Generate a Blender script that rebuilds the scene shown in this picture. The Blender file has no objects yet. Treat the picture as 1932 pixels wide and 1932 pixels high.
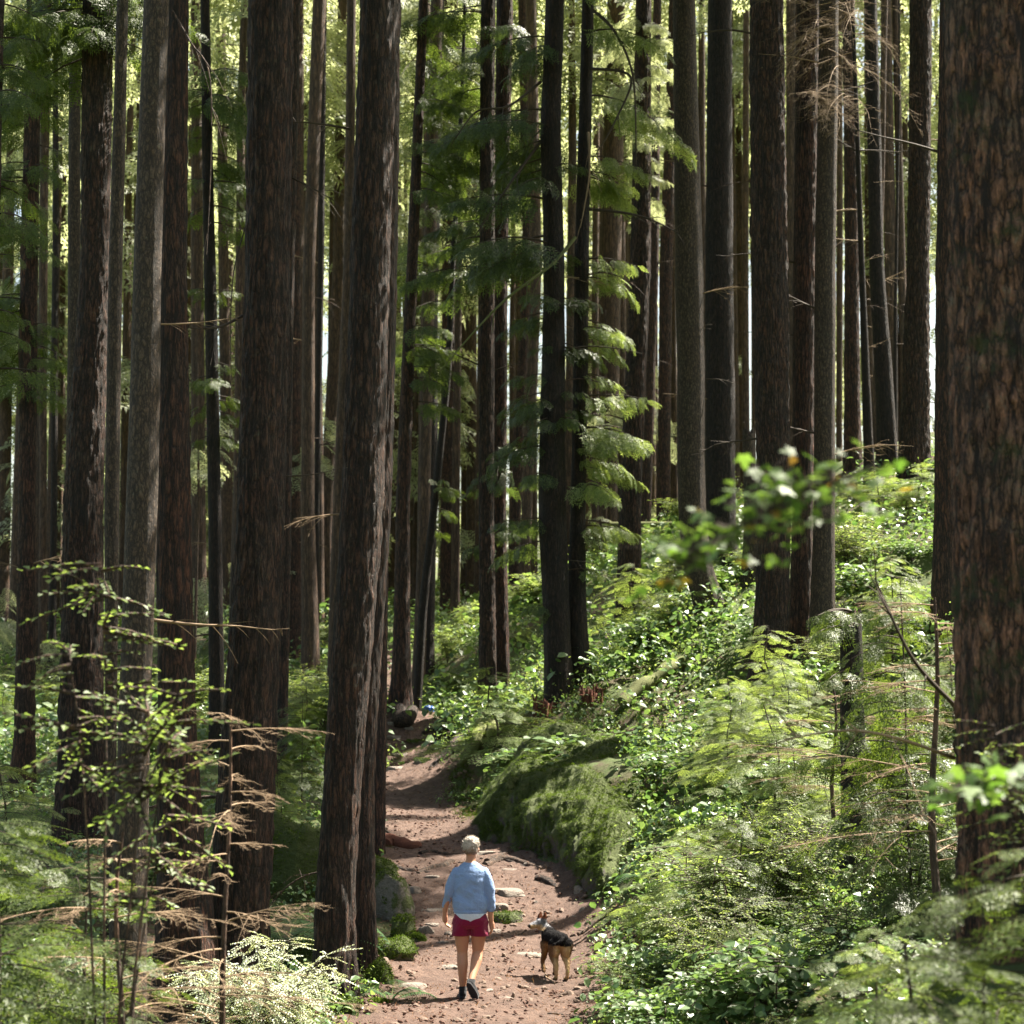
import bpy, math, random
import numpy as np
from mathutils import Vector, Matrix

# ------------------------------------------------------------------ camera, light, exposure
HAZE = 0.0
SC = bpy.context.scene
COL = SC.collection
F, CX, CY, PITCH, CAMZ = 3600.0, 966.0, 966.0, math.radians(5.3), 3.4
cam_d = bpy.data.cameras.new("camera")
cam = bpy.data.objects.new("camera", cam_d)
COL.objects.link(cam)
cam.location = (0, 0, CAMZ)
cam.rotation_euler = (math.radians(90) + PITCH, 0, 0)
cam_d.sensor_width = 36
cam_d.lens = 36 * F / 1932
cam_d.clip_start, cam_d.clip_end = 0.1, 3000
cam_d.dof.use_dof = True
cam_d.dof.focus_distance = 22.5
cam_d.dof.aperture_fstop = 2.6
SC.camera = cam

SUN = np.array([0.50, 0.34, 0.95]); SUN /= np.linalg.norm(SUN)
w = bpy.data.worlds.new("World"); SC.world = w; w.use_nodes = True
nt = w.node_tree
sky = nt.nodes.new('ShaderNodeTexSky'); sky.sky_type = 'NISHITA'; sky.sun_disc = False
sky.sun_elevation = math.asin(SUN[2]); sky.sun_rotation = math.atan2(SUN[0], SUN[1])
sky.air_density = 1.0; sky.dust_density = 2.5
wm = nt.nodes.new('ShaderNodeMix'); wm.data_type = 'RGBA'; wm.blend_type = 'MULTIPLY'; wm.inputs[0].default_value = 1
wm.inputs[7].default_value = (1.12, 1.0, .80, 1)
nt.links.new(sky.outputs[0], wm.inputs[6]); nt.links.new(wm.outputs[2], nt.nodes['Background'].inputs[0])
nt.nodes['Background'].inputs[1].default_value = 0.062
sl = bpy.data.lights.new("sun", 'SUN'); sl.energy = 5.0; sl.angle = math.radians(0.5); sl.color = (1, .93, .80)
so = bpy.data.objects.new("sun", sl); COL.objects.link(so)
so.rotation_euler = Vector(SUN).to_track_quat('Z', 'Y').to_euler()
SC.view_settings.view_transform = 'Standard'
SC.view_settings.look = 'None'
SC.view_settings.exposure = 2.3
SC.view_settings.gamma = 1
cy = SC.cycles
cy.max_bounces = 8; cy.diffuse_bounces = 4; cy.glossy_bounces = 2; cy.transmission_bounces = 4
cy.transparent_max_bounces = 4; cy.caustics_reflective = False; cy.caustics_refractive = False
cy.sample_clamp_indirect = 6; cy.use_denoising = True

# ------------------------------------------------------------------ small helpers
rng = np.random.default_rng(7)
CP, SP = math.cos(PITCH), math.sin(PITCH)
def at(px, py, Y):
    dx, dy = (px - CX) / F, (CY - py) / F
    k = Y / (CP - SP * dy)
    return np.array([dx * k, Y, CAMZ + (SP + CP * dy) * k])

def setp(o, label=None, cat=None, group=None, kind=None):
    for k, v in (('label', label), ('category', cat), ('group', group), ('kind', kind)):
        if v: o[k] = v
    return o
def empty(name, loc, label, cat, group=None, rz=0, sc=1.0):
    o = bpy.data.objects.new(name, None); COL.objects.link(o)
    o.empty_display_size = .2
    o.location = loc; o.rotation_euler = (0, 0, rz); o.scale = (sc,) * 3
    return setp(o, label, cat, group)
def link(name, me, parent=None, loc=(0, 0, 0)):
    o = bpy.data.objects.new(name, me); COL.objects.link(o)
    o.location = loc
    if parent: o.parent = parent
    return o
def mesh(name, verts, polys, mats, smooth=True, midx=None):
    """polys: list of int arrays (N,k)"""
    me = bpy.data.meshes.new(name)
    verts = np.asarray(verts, dtype=np.float32)
    if not isinstance(polys, list): polys = [polys]
    polys = [np.asarray(p, dtype=np.int32) for p in polys if len(p)]
    me.vertices.add(len(verts)); me.vertices.foreach_set('co', verts.ravel())
    idx = np.concatenate([p.ravel() for p in polys])
    tot = np.concatenate([np.full(len(p), p.shape[1], np.int32) for p in polys])
    me.loops.add(len(idx)); me.loops.foreach_set('vertex_index', idx)
    me.polygons.add(len(tot))
    st = np.zeros(len(tot), np.int32); st[1:] = np.cumsum(tot)[:-1]
    me.polygons.foreach_set('loop_start', st)
    try: me.polygons.foreach_set('loop_total', tot)
    except Exception: pass
    for m in (mats if isinstance(mats, (list, tuple)) else [mats]): me.materials.append(m)
    if midx is not None: me.polygons.foreach_set('material_index', np.asarray(midx, np.int32))
    me.update(calc_edges=True)
    me.polygons.foreach_set('use_smooth', np.full(len(tot), smooth))
    return me
def polymesh(name, groups, mats):
    """groups: list of (P (N,k,3), material index) free leaf polygons"""
    V, L, M, n = [], [], [], 0
    for P, mi in groups:
        if len(P) == 0: continue
        N, k, _ = P.shape
        V.append(P.reshape(-1, 3)); L.append(np.arange(N * k).reshape(N, k) + n); n += N * k
        M.append(np.full(N, mi))
    return mesh(name, np.concatenate(V), L, mats, False, np.concatenate(M))

_T = np.random.default_rng(99).random(4096)
def vn(p, s=1.0, seed=0):
    """vectorised value noise 0..1; p (...,3)"""
    p = np.asarray(p, float) * s + seed * 17.31
    i = np.floor(p).astype(np.int64); f = p - i; f = f * f * (3 - 2 * f)
    def h(a, b, c): return _T[(a * 73856093 ^ b * 19349663 ^ c * 83492791) & 4095]
    x, y, z = i[..., 0], i[..., 1], i[..., 2]
    fx, fy, fz = f[..., 0], f[..., 1], f[..., 2]
    r = 0
    for dx in (0, 1):
        for dy in (0, 1):
            for dz in (0, 1):
                r = r + h(x + dx, y + dy, z + dz) * (fx if dx else 1 - fx) * (fy if dy else 1 - fy) * (fz if dz else 1 - fz)
    return r
def fbm(p, s=1.0, seed=0, o=3):
    r, a, t = 0, 1.0, 0
    for k in range(o):
        r = r + a * vn(p, s * 2 ** k, seed + k); t += a; a *= .5
    return r / t
def v3(x, y, z=0.0):
    x = np.asarray(x, float); return np.stack([x, np.broadcast_to(y, x.shape), np.broadcast_to(z, x.shape)], -1)

# ------------------------------------------------------------------ materials
def newmat(name):
    m = bpy.data.materials.new(name); m.use_nodes = True
    n = m.node_tree.nodes; l = m.node_tree.links
    return m, n, l, n['Principled BSDF']
def N(n, t, **kw):
    o = n.new(t)
    for k, v in kw.items():
        if k.startswith('i_'): o.inputs[int(k[2:])].default_value = v
        else: setattr(o, k, v)
    return o
def ramp(n, stops):
    r = n.new('ShaderNodeValToRGB'); e = r.color_ramp.elements
    while len(e) < len(stops): e.new(.5)
    for k, (p, c) in enumerate(stops):
        e[k].position = p; e[k].color = (*c, 1) if not isinstance(c, float) else (c, c, c, 1)
    return r
def noise(n, l, vec, scale, detail=4, rough=.6):
    t = N(n, 'ShaderNodeTexNoise'); t.inputs['Scale'].default_value = scale
    t.inputs['Detail'].default_value = detail; t.inputs['Roughness'].default_value = rough
    if vec is not None: l.new(vec, t.inputs['Vector'])
    return t
def mix(n, l, f, a, b, mode='MIX'):
    m = N(n, 'ShaderNodeMix', data_type='RGBA', blend_type=mode)
    for s, v in ((m.inputs[0], f), (m.inputs[6], a), (m.inputs[7], b)):
        if hasattr(v, 'is_output') or hasattr(v, 'links'): l.new(v, s)
        elif isinstance(v, (int, float)): s.default_value = v
        else: s.default_value = (*v, 1)
    return m.outputs[2]
def geo_coord(n, world=False):
    if world: return n.new('ShaderNodeNewGeometry').outputs['Position']
    return n.new('ShaderNodeTexCoord').outputs['Object']

def bark(name, plate, fiss, lichen=(.16, .19, .14), lam=.5, sc=9.0, stretch=.28, bump=1.0, moss=0.0):
    m, n, l, b = newmat(name)
    oi = n.new('ShaderNodeObjectInfo'); of = N(n, 'ShaderNodeVectorMath', operation='SCALE'); of.inputs[0].default_value = (37, 19, 53); l.new(oi.outputs['Random'], of.inputs['Scale'])
    oa = N(n, 'ShaderNodeVectorMath', operation='ADD'); l.new(geo_coord(n), oa.inputs[0]); l.new(of.outputs[0], oa.inputs[1]); co = oa.outputs[0]
    mp = N(n, 'ShaderNodeMapping'); mp.inputs['Scale'].default_value = (1, 1, stretch); l.new(co, mp.inputs[0])
    nz = noise(n, l, mp.outputs[0], sc * .5, 5, .7)
    sc2 = N(n, 'ShaderNodeVectorMath', operation='MULTIPLY_ADD')
    l.new(nz.outputs['Color'], sc2.inputs[0]); k = 2.6 / sc; sc2.inputs[1].default_value = (k, k, k); l.new(mp.outputs[0], sc2.inputs[2])
    vo = N(n, 'ShaderNodeTexVoronoi', feature='DISTANCE_TO_EDGE'); vo.inputs['Scale'].default_value = sc
    l.new(sc2.outputs[0], vo.inputs['Vector'])
    r = ramp(n, [(0, 0.0), (.10, .45), (.30, .9), (.6, 1.0)]); l.new(vo.outputs[0], r.inputs[0])
    # long wandering furrows
    m2 = N(n, 'ShaderNodeMapping'); m2.inputs['Scale'].default_value = (1, 1, stretch * .45); l.new(co, m2.inputs[0])
    fu = noise(n, l, m2.outputs[0], sc * 1.3, 6, .75); fr = ramp(n, [(.40, 0.0), (.49, .75), (.6, 1.0)]); l.new(fu.outputs[0], fr.inputs[0])
    hm = N(n, 'ShaderNodeMath', operation='MULTIPLY'); l.new(r.outputs[0], hm.inputs[0]); l.new(fr.outputs[0], hm.inputs[1])
    fine = noise(n, l, mp.outputs[0], sc * 5, 6, .75)
    fc = ramp(n, [(.35, tuple(x * .45 for x in plate)), (.5, plate), (.66, tuple(min(1, x * 2.0) for x in plate))]); l.new(fine.outputs[0], fc.inputs[0])
    big = noise(n, l, co, 1.6, 4)
    bl = ramp(n, [(.40, 0.0), (.70, .5)]); l.new(big.outputs[0], bl.inputs[0])
    av = sum(plate) / 3
    c1 = mix(n, l, bl.outputs[0], fc.outputs[0], mix(n, l, fine.outputs[0], (av * .45, av * .38, av * .30), (av * 1.9, av * 1.65, av * 1.3)))
    c2 = mix(n, l, hm.outputs[0], fiss, c1)
    ln = noise(n, l, co, 9, 8, .8); lr = ramp(n, [(.66 - .2 * lam, 0.0), (.72 - .18 * lam, 1.0)]); l.new(ln.outputs[0], lr.inputs[0])
    lf = N(n, 'ShaderNodeMath', operation='MULTIPLY'); lf.inputs[1].default_value = .7 * min(1, lam * 1.3)
    l.new(lr.outputs[0], lf.inputs[0])
    lf2 = N(n, 'ShaderNodeMath', operation='MULTIPLY'); l.new(lf.outputs[0], lf2.inputs[0]); l.new(hm.outputs[0], lf2.inputs[1])
    c3 = mix(n, l, lf2.outputs[0], c2, lichen)
    if moss > 0:
        mn = noise(n, l, co, 2.2, 6, .75); mr = ramp(n, [(.62 - .2 * moss, 0.0), (.72 - .2 * moss, .8)]); l.new(mn.outputs[0], mr.inputs[0])
        c3 = mix(n, l, mr.outputs[0], c3, (.035, .05, .014))
    l.new(c3, b.inputs['Base Color'])
    b.inputs['Roughness'].default_value = .75; b.inputs['Specular IOR Level'].default_value = .4
    sm = N(n, 'ShaderNodeMath', operation='MULTIPLY_ADD'); sm.inputs[1].default_value = .5
    l.new(fine.outputs[0], sm.inputs[0]); l.new(hm.outputs[0], sm.inputs[2])
    bp = N(n, 'ShaderNodeBump'); bp.inputs['Distance'].default_value = .035; bp.inputs['Strength'].default_value = bump
    l.new(sm.outputs[0], bp.inputs['Height']); l.new(bp.outputs[0], b.inputs['Normal'])
    return m
def leaf(name, a, b_, trans=.45, rough=.45, tcol=None, spec=.5):
    m, n, l, b = newmat(name)
    g = n.new('ShaderNodeNewGeometry')
    c = mix(n, l, g.outputs['Random Per Island'], a, b_)
    l.new(c, b.inputs['Base Color']); b.inputs['Roughness'].default_value = rough
    b.inputs['Specular IOR Level'].default_value = spec
    tr = n.new('ShaderNodeBsdfTranslucent')
    tc = mix(n, l, 1.0, c, tcol or (1.9, 1.9, 1.0), 'MULTIPLY'); l.new(tc, tr.inputs[0])
    ms = n.new('ShaderNodeMixShader'); ms.inputs[0].default_value = trans
    l.new(b.outputs[0], ms.inputs[1]); l.new(tr.outputs[0], ms.inputs[2])
    l.new(ms.outputs[0], n['Material Output'].inputs[0])
    return m
def plain(name, c, rough=.7, bumps=0, bscale=40, var=.25, spec=.4, vscale=6):
    m, n, l, b = newmat(name)
    co = geo_coord(n)
    nz = noise(n, l, co, vscale, 5, .65)
    l.new(mix(n, l, nz.outputs[0], tuple(x * (1 - var) for x in c), tuple(min(1, x * (1 + var)) for x in c)), b.inputs['Base Color'])
    b.inputs['Roughness'].default_value = rough; b.inputs['Specular IOR Level'].default_value = spec
    if bumps:
        n2 = noise(n, l, co, bscale, 5, .7)
        bp = N(n, 'ShaderNodeBump'); bp.inputs['Distance'].default_value = bumps; l.new(n2.outputs[0], bp.inputs['Height']); l.new(bp.outputs[0], b.inputs['Normal'])
    return m
def ground_mat():
    m, n, l, b = newmat('forest_floor')
    co = geo_coord(n, True)
    f = noise(n, l, co, 30, 6, .8); mid = noise(n, l, co, 4, 5, .7); big = noise(n, l, co, .6, 4)
    c = mix(n, l, f.outputs[0], (.02, .013, .008), (.15, .095, .06))
    c = mix(n, l, mid.outputs[0], c, (.085, .05, .03))
    r = ramp(n, [(.46, 0.0), (.56, 1.0)]); l.new(mid.outputs[0], r.inputs[0])
    r2 = ramp(n, [(.42, 0.0), (.52, 1.0)]); l.new(big.outputs[0], r2.inputs[0])
    mm = N(n, 'ShaderNodeMath', operation='MAXIMUM'); l.new(r.outputs[0], mm.inputs[0]); l.new(r2.outputs[0], mm.inputs[1])
    g = mix(n, l, f.outputs[0], (.02, .035, .006), (.10, .14, .025))
    l.new(mix(n, l, mm.outputs[0], c, g), b.inputs['Base Color'])
    b.inputs['Roughness'].default_value = .9
    bp = N(n, 'ShaderNodeBump'); bp.inputs['Distance'].default_value = .05; l.new(f.outputs[0], bp.inputs['Height']); l.new(bp.outputs[0], b.inputs['Normal'])
    return m
def path_mat():
    m, n, l, b = newmat('trail_dirt')
    co = geo_coord(n, True)
    f = noise(n, l, co, 55, 6, .8); mid = noise(n, l, co, 7, 5, .7); big = noise(n, l, co, 1.2, 4, .6)
    c = mix(n, l, big.outputs[0], (.062, .033, .023), (.205, .128, .095))
    rr = ramp(n, [(.40, 0.0), (.60, 1.0)]); l.new(mid.outputs[0], rr.inputs[0])
    c = mix(n, l, rr.outputs[0], mix(n, l, .65, c, (.06, .03, .02)), c)
    r = ramp(n, [(.36, .45), (.5, 1.0), (.66, 1.35)]); l.new(f.outputs[0], r.inputs[0])
    c = mix(n, l, 1.0, c, r.outputs[0], 'MULTIPLY')
    vo = N(n, 'ShaderNodeTexVoronoi'); vo.inputs['Scale'].default_value = 26; l.new(co, vo.inputs['Vector'])
    vr = ramp(n, [(.14, 1.0), (.26, 0.0)]); l.new(vo.outputs[0], vr.inputs[0])
    sel = N(n, 'ShaderNodeMath', operation='MULTIPLY'); l.new(vr.outputs[0], sel.inputs[0]); l.new(rr.outputs[0], sel.inputs[1])
    c = mix(n, l, sel.outputs[0], c, (.085, .05, .035))
    l.new(c, b.inputs['Base Color']); b.inputs['Roughness'].default_value = .9
    s = N(n, 'ShaderNodeMath', operation='MULTIPLY_ADD'); s.inputs[1].default_value = 2.0; l.new(mid.outputs[0], s.inputs[0]); l.new(f.outputs[0], s.inputs[2])
    bp = N(n, 'ShaderNodeBump'); bp.inputs['Distance'].default_value = .03; l.new(s.outputs[0], bp.inputs['Height']); l.new(bp.outputs[0], b.inputs['Normal'])
    return m
def rock_mat(name, moss=.5, c0=(.15, .14, .12), c1=(.36, .34, .30)):
    m, n, l, b = newmat(name)
    co = geo_coord(n)
    f = noise(n, l, co, 18, 6, .75); mid = noise(n, l, co, 3.5, 5, .7)
    c = mix(n, l, f.outputs[0], c0, c1)
    g = n.new('ShaderNodeNewGeometry'); sx = n.new('ShaderNodeSeparateXYZ'); l.new(g.outputs['True Normal'], sx.inputs[0])
    a = N(n, 'ShaderNodeMath', operation='MULTIPLY_ADD'); a.inputs[1].default_value = .35; l.new(sx.outputs[2], a.inputs[0]); l.new(mid.outputs[0], a.inputs[2])
    r = ramp(n, [(max(.01, 1.15 - .8 * moss) if moss < 1 else .2, 0.0), (min(1, 1.22 - .8 * moss) if moss < 1 else .4, 1.0)]); l.new(a.outputs[0], r.inputs[0])
    gm = mix(n, l, f.outputs[0], (.018, .032, .005), (.10, .125, .020))
    l.new(mix(n, l, r.outputs[0], c, gm), b.inputs['Base Color']); b.inputs['Roughness'].default_value = .85
    sm = N(n, 'ShaderNodeMath', operation='MULTIPLY_ADD'); sm.inputs[1].default_value = 2.5; l.new(mid.outputs[0], sm.inputs[0]); l.new(f.outputs[0], sm.inputs[2])
    bp = N(n, 'ShaderNodeBump'); bp.inputs['Distance'].default_value = .06; l.new(sm.outputs[0], bp.inputs['Height']); l.new(bp.outputs[0], b.inputs['Normal'])
    return m

M = {}
M['bark_dark'] = bark('bark_dark', (.120, .055, .033), (.007, .005, .003), lam=.5, sc=17, stretch=.22, bump=1)
M['bark_red'] = bark('bark_red', (.155, .064, .037), (.010, .007, .005), lam=.30, sc=19, stretch=.20, bump=1)
M['bark_grey'] = bark('bark_grey', (.12, .078, .050), (.02, .015, .011), lichen=(.19, .20, .145), lam=.5, sc=24, stretch=.4, bump=.6)
M['bark_big'] = bark('bark_big', (.31, .145, .085), (.012, .007, .005), lam=.62, sc=11.5, stretch=.30, bump=1, moss=.35)
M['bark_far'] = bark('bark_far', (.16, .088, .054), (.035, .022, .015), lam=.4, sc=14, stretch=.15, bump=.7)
M['bark_black'] = bark('bark_black', (.050, .026, .017), (.005, .004, .003), lam=.3, sc=18, stretch=.25, bump=1)
M['wood_pale'] = plain('dead_twig_wood', (.24, .165, .10), .8, .004, 60)
M['wood_dark'] = plain('living_twig_wood', (.05, .036, .025), .8, .004, 60)
M['wood_moss'] = plain('mossy_wood', (.11, .12, .04), .9, .01, 40, .5)
M['wood_red'] = plain('rotten_red_wood', (.12, .042, .024), .9, .03, 30, .8)
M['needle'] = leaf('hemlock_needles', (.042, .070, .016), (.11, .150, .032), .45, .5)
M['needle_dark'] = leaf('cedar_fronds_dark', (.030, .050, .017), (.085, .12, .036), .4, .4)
M['needle_lit'] = leaf('sunlit_needles', (.11, .16, .055), (.23, .275, .11), .5, .5)  # paler copy of the hemlock needles, sunlight put into the colour
M['canopy'] = leaf('canopy_needles', (.025, .06, .018), (.055, .11, .03), .35, .6)
M['back_leaf'] = leaf('sunlit_distant_needles', (.20, .235, .15), (.46, .48, .34), .62, .5, tcol=(1.5, 1.5, 1.05))  # paled far foliage: the bright sunlit background is painted into the leaf colour
M['salal'] = leaf('glossy_leaves', (.06, .12, .045), (.16, .235, .09), .35, .38, spec=.6)
M['berry'] = leaf('small_shrub_leaves', (.09, .14, .046), (.21, .27, .10), .5, .5)
M['maple'] = leaf('maple_leaves', (.055, .115, .022), (.12, .19, .05), .45, .5)
M['maple_old'] = leaf('turning_leaves', (.30, .16, .03), (.25, .22, .04), .5, .5)
M['pale_leaf'] = leaf('sunlit_shrub_leaves', (.44, .50, .36), (.66, .70, .55), .25, .4)  # near-white colour carries the glare of full sun on this shrub
M['fern'] = leaf('fern_fronds', (.030, .080, .030), (.07, .14, .05), .4, .45)
M['moss'] = leaf('moss_tufts', (.020, .038, .005), (.10, .15, .020), .3, .8, tcol=(1.6, 1.6, .8), spec=.1)
M['brown_leaf'] = leaf('dead_litter', (.10, .045, .028), (.28, .16, .10), .1, .8, spec=.2)
M['ground'] = ground_mat(); M['path'] = path_mat()
M['ledge'] = rock_mat('outcrop_rock', .80, (.015, .013, .010), (.12, .105, .085)); M['rock'] = rock_mat('grey_rock', 0, (.13, .105, .085), (.36, .30, .25)); M['rock_moss'] = rock_mat('mossy_rock', 1.0); M['rock_half'] = rock_mat('half_mossy_rock', .73, (.07, .062, .05), (.25, .225, .18))

# ------------------------------------------------------------------ terrain
def path_c(Y):
    ys = [8, 14, 19.4, 22.4, 25, 28, 29.5, 31, 36, 42, 50, 60]
    xs = [.3, -.2, -.36, -.20, -.12, -.47, -.95, -1.35, -1.88, -2.38, -3.05, -4.0]
    ws = [1.4, 1.35, 1.40, 1.42, 1.30, 1.35, 1.0, .80, .74, .66, .60, .5]
    return np.interp(Y, ys, xs), np.interp(Y, ys, ws)
def path_z(Y):
    return np.interp(Y, [0, 12, 19.4, 22.4, 25, 28, 36, 50, 60], [-.5, -.1, 0, 0, .18, .75, 1.4, 2.7, 3.6])
_cp = []
for Y in (10, 14, 17, 19.4, 21, 22.4, 24, 25.5, 27, 28.5, 30, 33, 36, 40, 45, 50):
    c, hw = path_c(Y)
    _cp += [(c, Y, path_z(Y)), (c - hw, Y, path_z(Y) + .02), (c + hw, Y, path_z(Y) + .02)]
for px, py, Y in [(240, 1810, 22), (330, 1990, 19.5), (445, 1870, 20), (627, 1881, 20.5), (680, 1805, 22.5), (706, 1610, 29),
        (150, 1590, 30), (46, 1491, 36), (410, 1420, 38), (585, 1286, 55), (620, 1216, 60), (100, 1290, 60), (380, 1180, 62), (30, 1350, 48), (250, 1400, 40),
        (560, 1560, 30), (755, 1336, 42), (805, 1290, 50), (846, 1184, 70), (890, 1150, 82), (978, 1180, 62),
        (935, 1350, 42), (1075, 1306, 38), (1183, 1236, 46), (1150, 1150, 66), (1250, 1050, 62), (1340, 1160, 40), (1366, 1110, 44),
        (1445, 1350, 34), (1500, 1305, 35), (1550, 1250, 34), (1605, 885, 50), (1650, 925, 46), (1725, 915, 44), (1775, 1200, 30), (1850, 930, 44),
        (1610, 1665, 21), (1822, 1790, 12.5), (1300, 1600, 26), (1400, 1470, 29), (1250, 1450, 33), (1130, 1400, 36), (1000, 1380, 37),
        (1300, 1300, 37), (1450, 1200, 38), (1600, 1500, 26), (1750, 1500, 24), (1650, 1100, 36), (1900, 1400, 24), (1900, 1150, 33),
        (880, 1390, 38.5), (835, 1420, 39), (1280, 1740, 23)]:
    _cp.append(tuple(at(px, py, Y)))
_cp += [(1.75, 19.5, .30), (1.9, 17, .3), (2.4, 19.5, .65), (3.4, 18, .9), (2.6, 22, .75), (3.2, 23.5, 1.1), (4.2, 19.5, 1.15), (2.3, 14, .5), (1.6, 25.5, .9), (2.2, 27, 1.35), (1.5, 27.8, 1.25), (.9, 30.5, 1.9), (1.5, 32, 2.3),
        (-2.0, 19, -.05), (-2.7, 17, -.35), (-4.5, 16, -.5), (-6, 20, -.1), (-7, 24, .3), (-2.2, 25.5, .45), (-2.6, 28, .9), (-1.9, 20.7, .02), (-3.2, 24, .3),
        (-14, 22, 0), (-20, 40, 1.5), (-30, 70, 4.5), (14, 25, 5), (16, 44, 10), (25, 70, 13), (22, 30, 8), (-15, 5, -1), (15, 5, 3), (0, 0, 1.8), (0, 5, .8), (8, 10, 2.2),
        (-30, 110, 8), (0, 110, 9.5), (30, 110, 14), (-60, 60, 3), (60, 60, 17), (-50, 0, -2), (50, 0, 9), (-80, 160, 12), (0, 170, 15), (80, 170, 22), (-20, 90, 6.5), (20, 90, 12)]
_cp = np.array(_cp)
def _phi(r2): return .5 * r2 * np.log(r2 + 1e-9)
def _tps():
    P = _cp[:, :2]; n = len(P)
    d = ((P[:, None] - P[None]) ** 2).sum(-1)
    A = np.zeros((n + 3, n + 3)); A[:n, :n] = _phi(d) + np.eye(n) * .25
    A[:n, n] = 1; A[:n, n + 1:] = P; A[n, :n] = 1; A[n + 1:, :n] = P.T
    return np.linalg.solve(A, np.concatenate([_cp[:, 2], [0, 0, 0]]))
_W = _tps()
def g0(x, y):
    x = np.asarray(x, float); y = np.asarray(y, float)
    xc, yc = np.clip(x, -80, 80), np.clip(y, -5, 170)
    sh = np.broadcast(xc, yc).shape
    X = np.broadcast_to(xc, sh).ravel(); Yv = np.broadcast_to(yc, sh).ravel()
    out = np.empty(len(X))
    for s in range(0, len(X), 20000):
        a, b = X[s:s + 20000], Yv[s:s + 20000]
        d = (a[:, None] - _cp[:, 0]) ** 2 + (b[:, None] - _cp[:, 1]) ** 2
        out[s:s + 20000] = _phi(d) @ _W[:-3] + _W[-3] + a * _W[-2] + b * _W[-1]
    return out.reshape(sh) + .05 * np.maximum(np.asarray(y) - 170, 0)
def ground(x, y):
    """terrain height with small bumps; smoother on the trail"""
    x = np.asarray(x, float); y = np.asarray(y, float)
    c, hw = path_c(y)
    e = np.clip((np.abs(x - c) - hw) / .5, 0, 1) * np.where(y < 60, 1, 1)
    p = v3(x, y)
    return g0(x, y) + (fbm(p, 1.6, 3) - .5) * (.05 + .22 * e) + (fbm(p, 6, 5, 2) - .5) * (.035 + .05 * e)
def gz(x, y): return float(ground(np.array([x]), np.array([y]))[0])
_ys = np.arange(10, 160, .1)
def hit(px, py):
    """where the view through (px,py) of the 1932 px photograph meets the terrain"""
    P = np.array([at(px, py, 1.0) for _ in (0,)])[0]
    d = P - np.array([0, 0, CAMZ])
    X = d[0] * _ys; Z = CAMZ + d[2] * _ys
    G = ground(X, _ys)
    k = np.argmax(G > Z)
    return np.array([X[k], _ys[k], G[k]])

def grid_mesh(name, X, Y, Z, mat):
    r, c = X.shape
    V = np.stack([X, Y, Z], -1).reshape(-1, 3)
    i = np.arange(r * c).reshape(r, c)
    Fq = np.stack([i[:-1, :-1], i[:-1, 1:], i[1:, 1:], i[1:, :-1]], -1).reshape(-1, 4)
    return mesh(name, V, Fq, mat)
u = np.linspace(-1, 1, 380); xs = 16 * u + 480 * u ** 7
t = np.linspace(0, 1, 560); ysr = -60 + 0 * t
ysr = np.concatenate([np.linspace(-60, 9, 24)[:-1], np.linspace(9, 62, 460)[:-1], 62 + 480 * np.linspace(0, 1, 110) ** 2.2])
X, Y = np.meshgrid(xs, ysr)
link('ground', grid_mesh('ground', X, Y, ground(X, Y), M['ground']))['kind'] = 'structure'
# trail: a sheet just above the ground whose ragged edges dip under it
Yp = np.linspace(8, 58, 620); U = np.linspace(-1.25, 1.25, 60)
UU, YY = np.meshgrid(U, Yp); c, hw = path_c(YY)
XX = c + UU * hw
edge = np.abs(UU) + (fbm(v3(XX, YY), 2.2, 9) - .5) * .45 + (vn(v3(XX, YY), 9, 4) - .5) * .12
ZZ = ground(XX, YY) + np.where(edge < 1, .03, .03 - (edge - 1) * .9) + (fbm(v3(XX, YY), 12, 6, 3) - .5) * .045
link('path', grid_mesh('path', XX, YY, ZZ, M['path']))['kind'] = 'structure'

# ------------------------------------------------------------------ trees
def tube(P, R, k=6, cap=True):
    """verts, quads of a tube along P (n,3) with radii R"""
    P = np.asarray(P, float); R = np.asarray(R, float); n = len(P)
    T = np.gradient(P, axis=0); T /= np.linalg.norm(T, axis=1)[:, None] + 1e-9
    ref = np.array([0, 0, 1.0]) if abs(T[0][2]) < .9 else np.array([1.0, 0, 0])
    A = np.cross(T, ref); A /= np.linalg.norm(A, axis=1)[:, None] + 1e-9
    B = np.cross(T, A)
    a = np.linspace(0, 2 * math.pi, k, endpoint=False)
    V = P[:, None] + R[:, None, None] * (np.cos(a)[None, :, None] * A[:, None] + np.sin(a)[None, :, None] * B[:, None])
    i = np.arange(n * k).reshape(n, k); j = np.roll(i, -1, 1)
    Q = np.stack([i[:-1], i[1:], j[1:], j[:-1]], -1).reshape(-1, 4)
    return V.reshape(-1, 3), Q
class MB:
    def __init__(s): s.V, s.Q, s.M, s.n = [], [], [], 0
    def add(s, V, Q, m=0):
        s.V.append(V); s.Q.append(np.asarray(Q) + s.n); s.M.append(np.full(len(Q), m)); s.n += len(V); return s
    def tube(s, P, R, k=6, m=0): return s.add(*tube(P, R, k), m)
    def polys(s, P, m=0):
        if len(P): s.add(P.reshape(-1, 3), np.arange(P.shape[0] * P.shape[1]).reshape(P.shape[0], P.shape[1]), m)
        return s
    def build(s, name, mats, smooth=True):
        return mesh(name, np.concatenate(s.V), list(s.Q), mats, smooth, np.concatenate(s.M))

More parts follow.
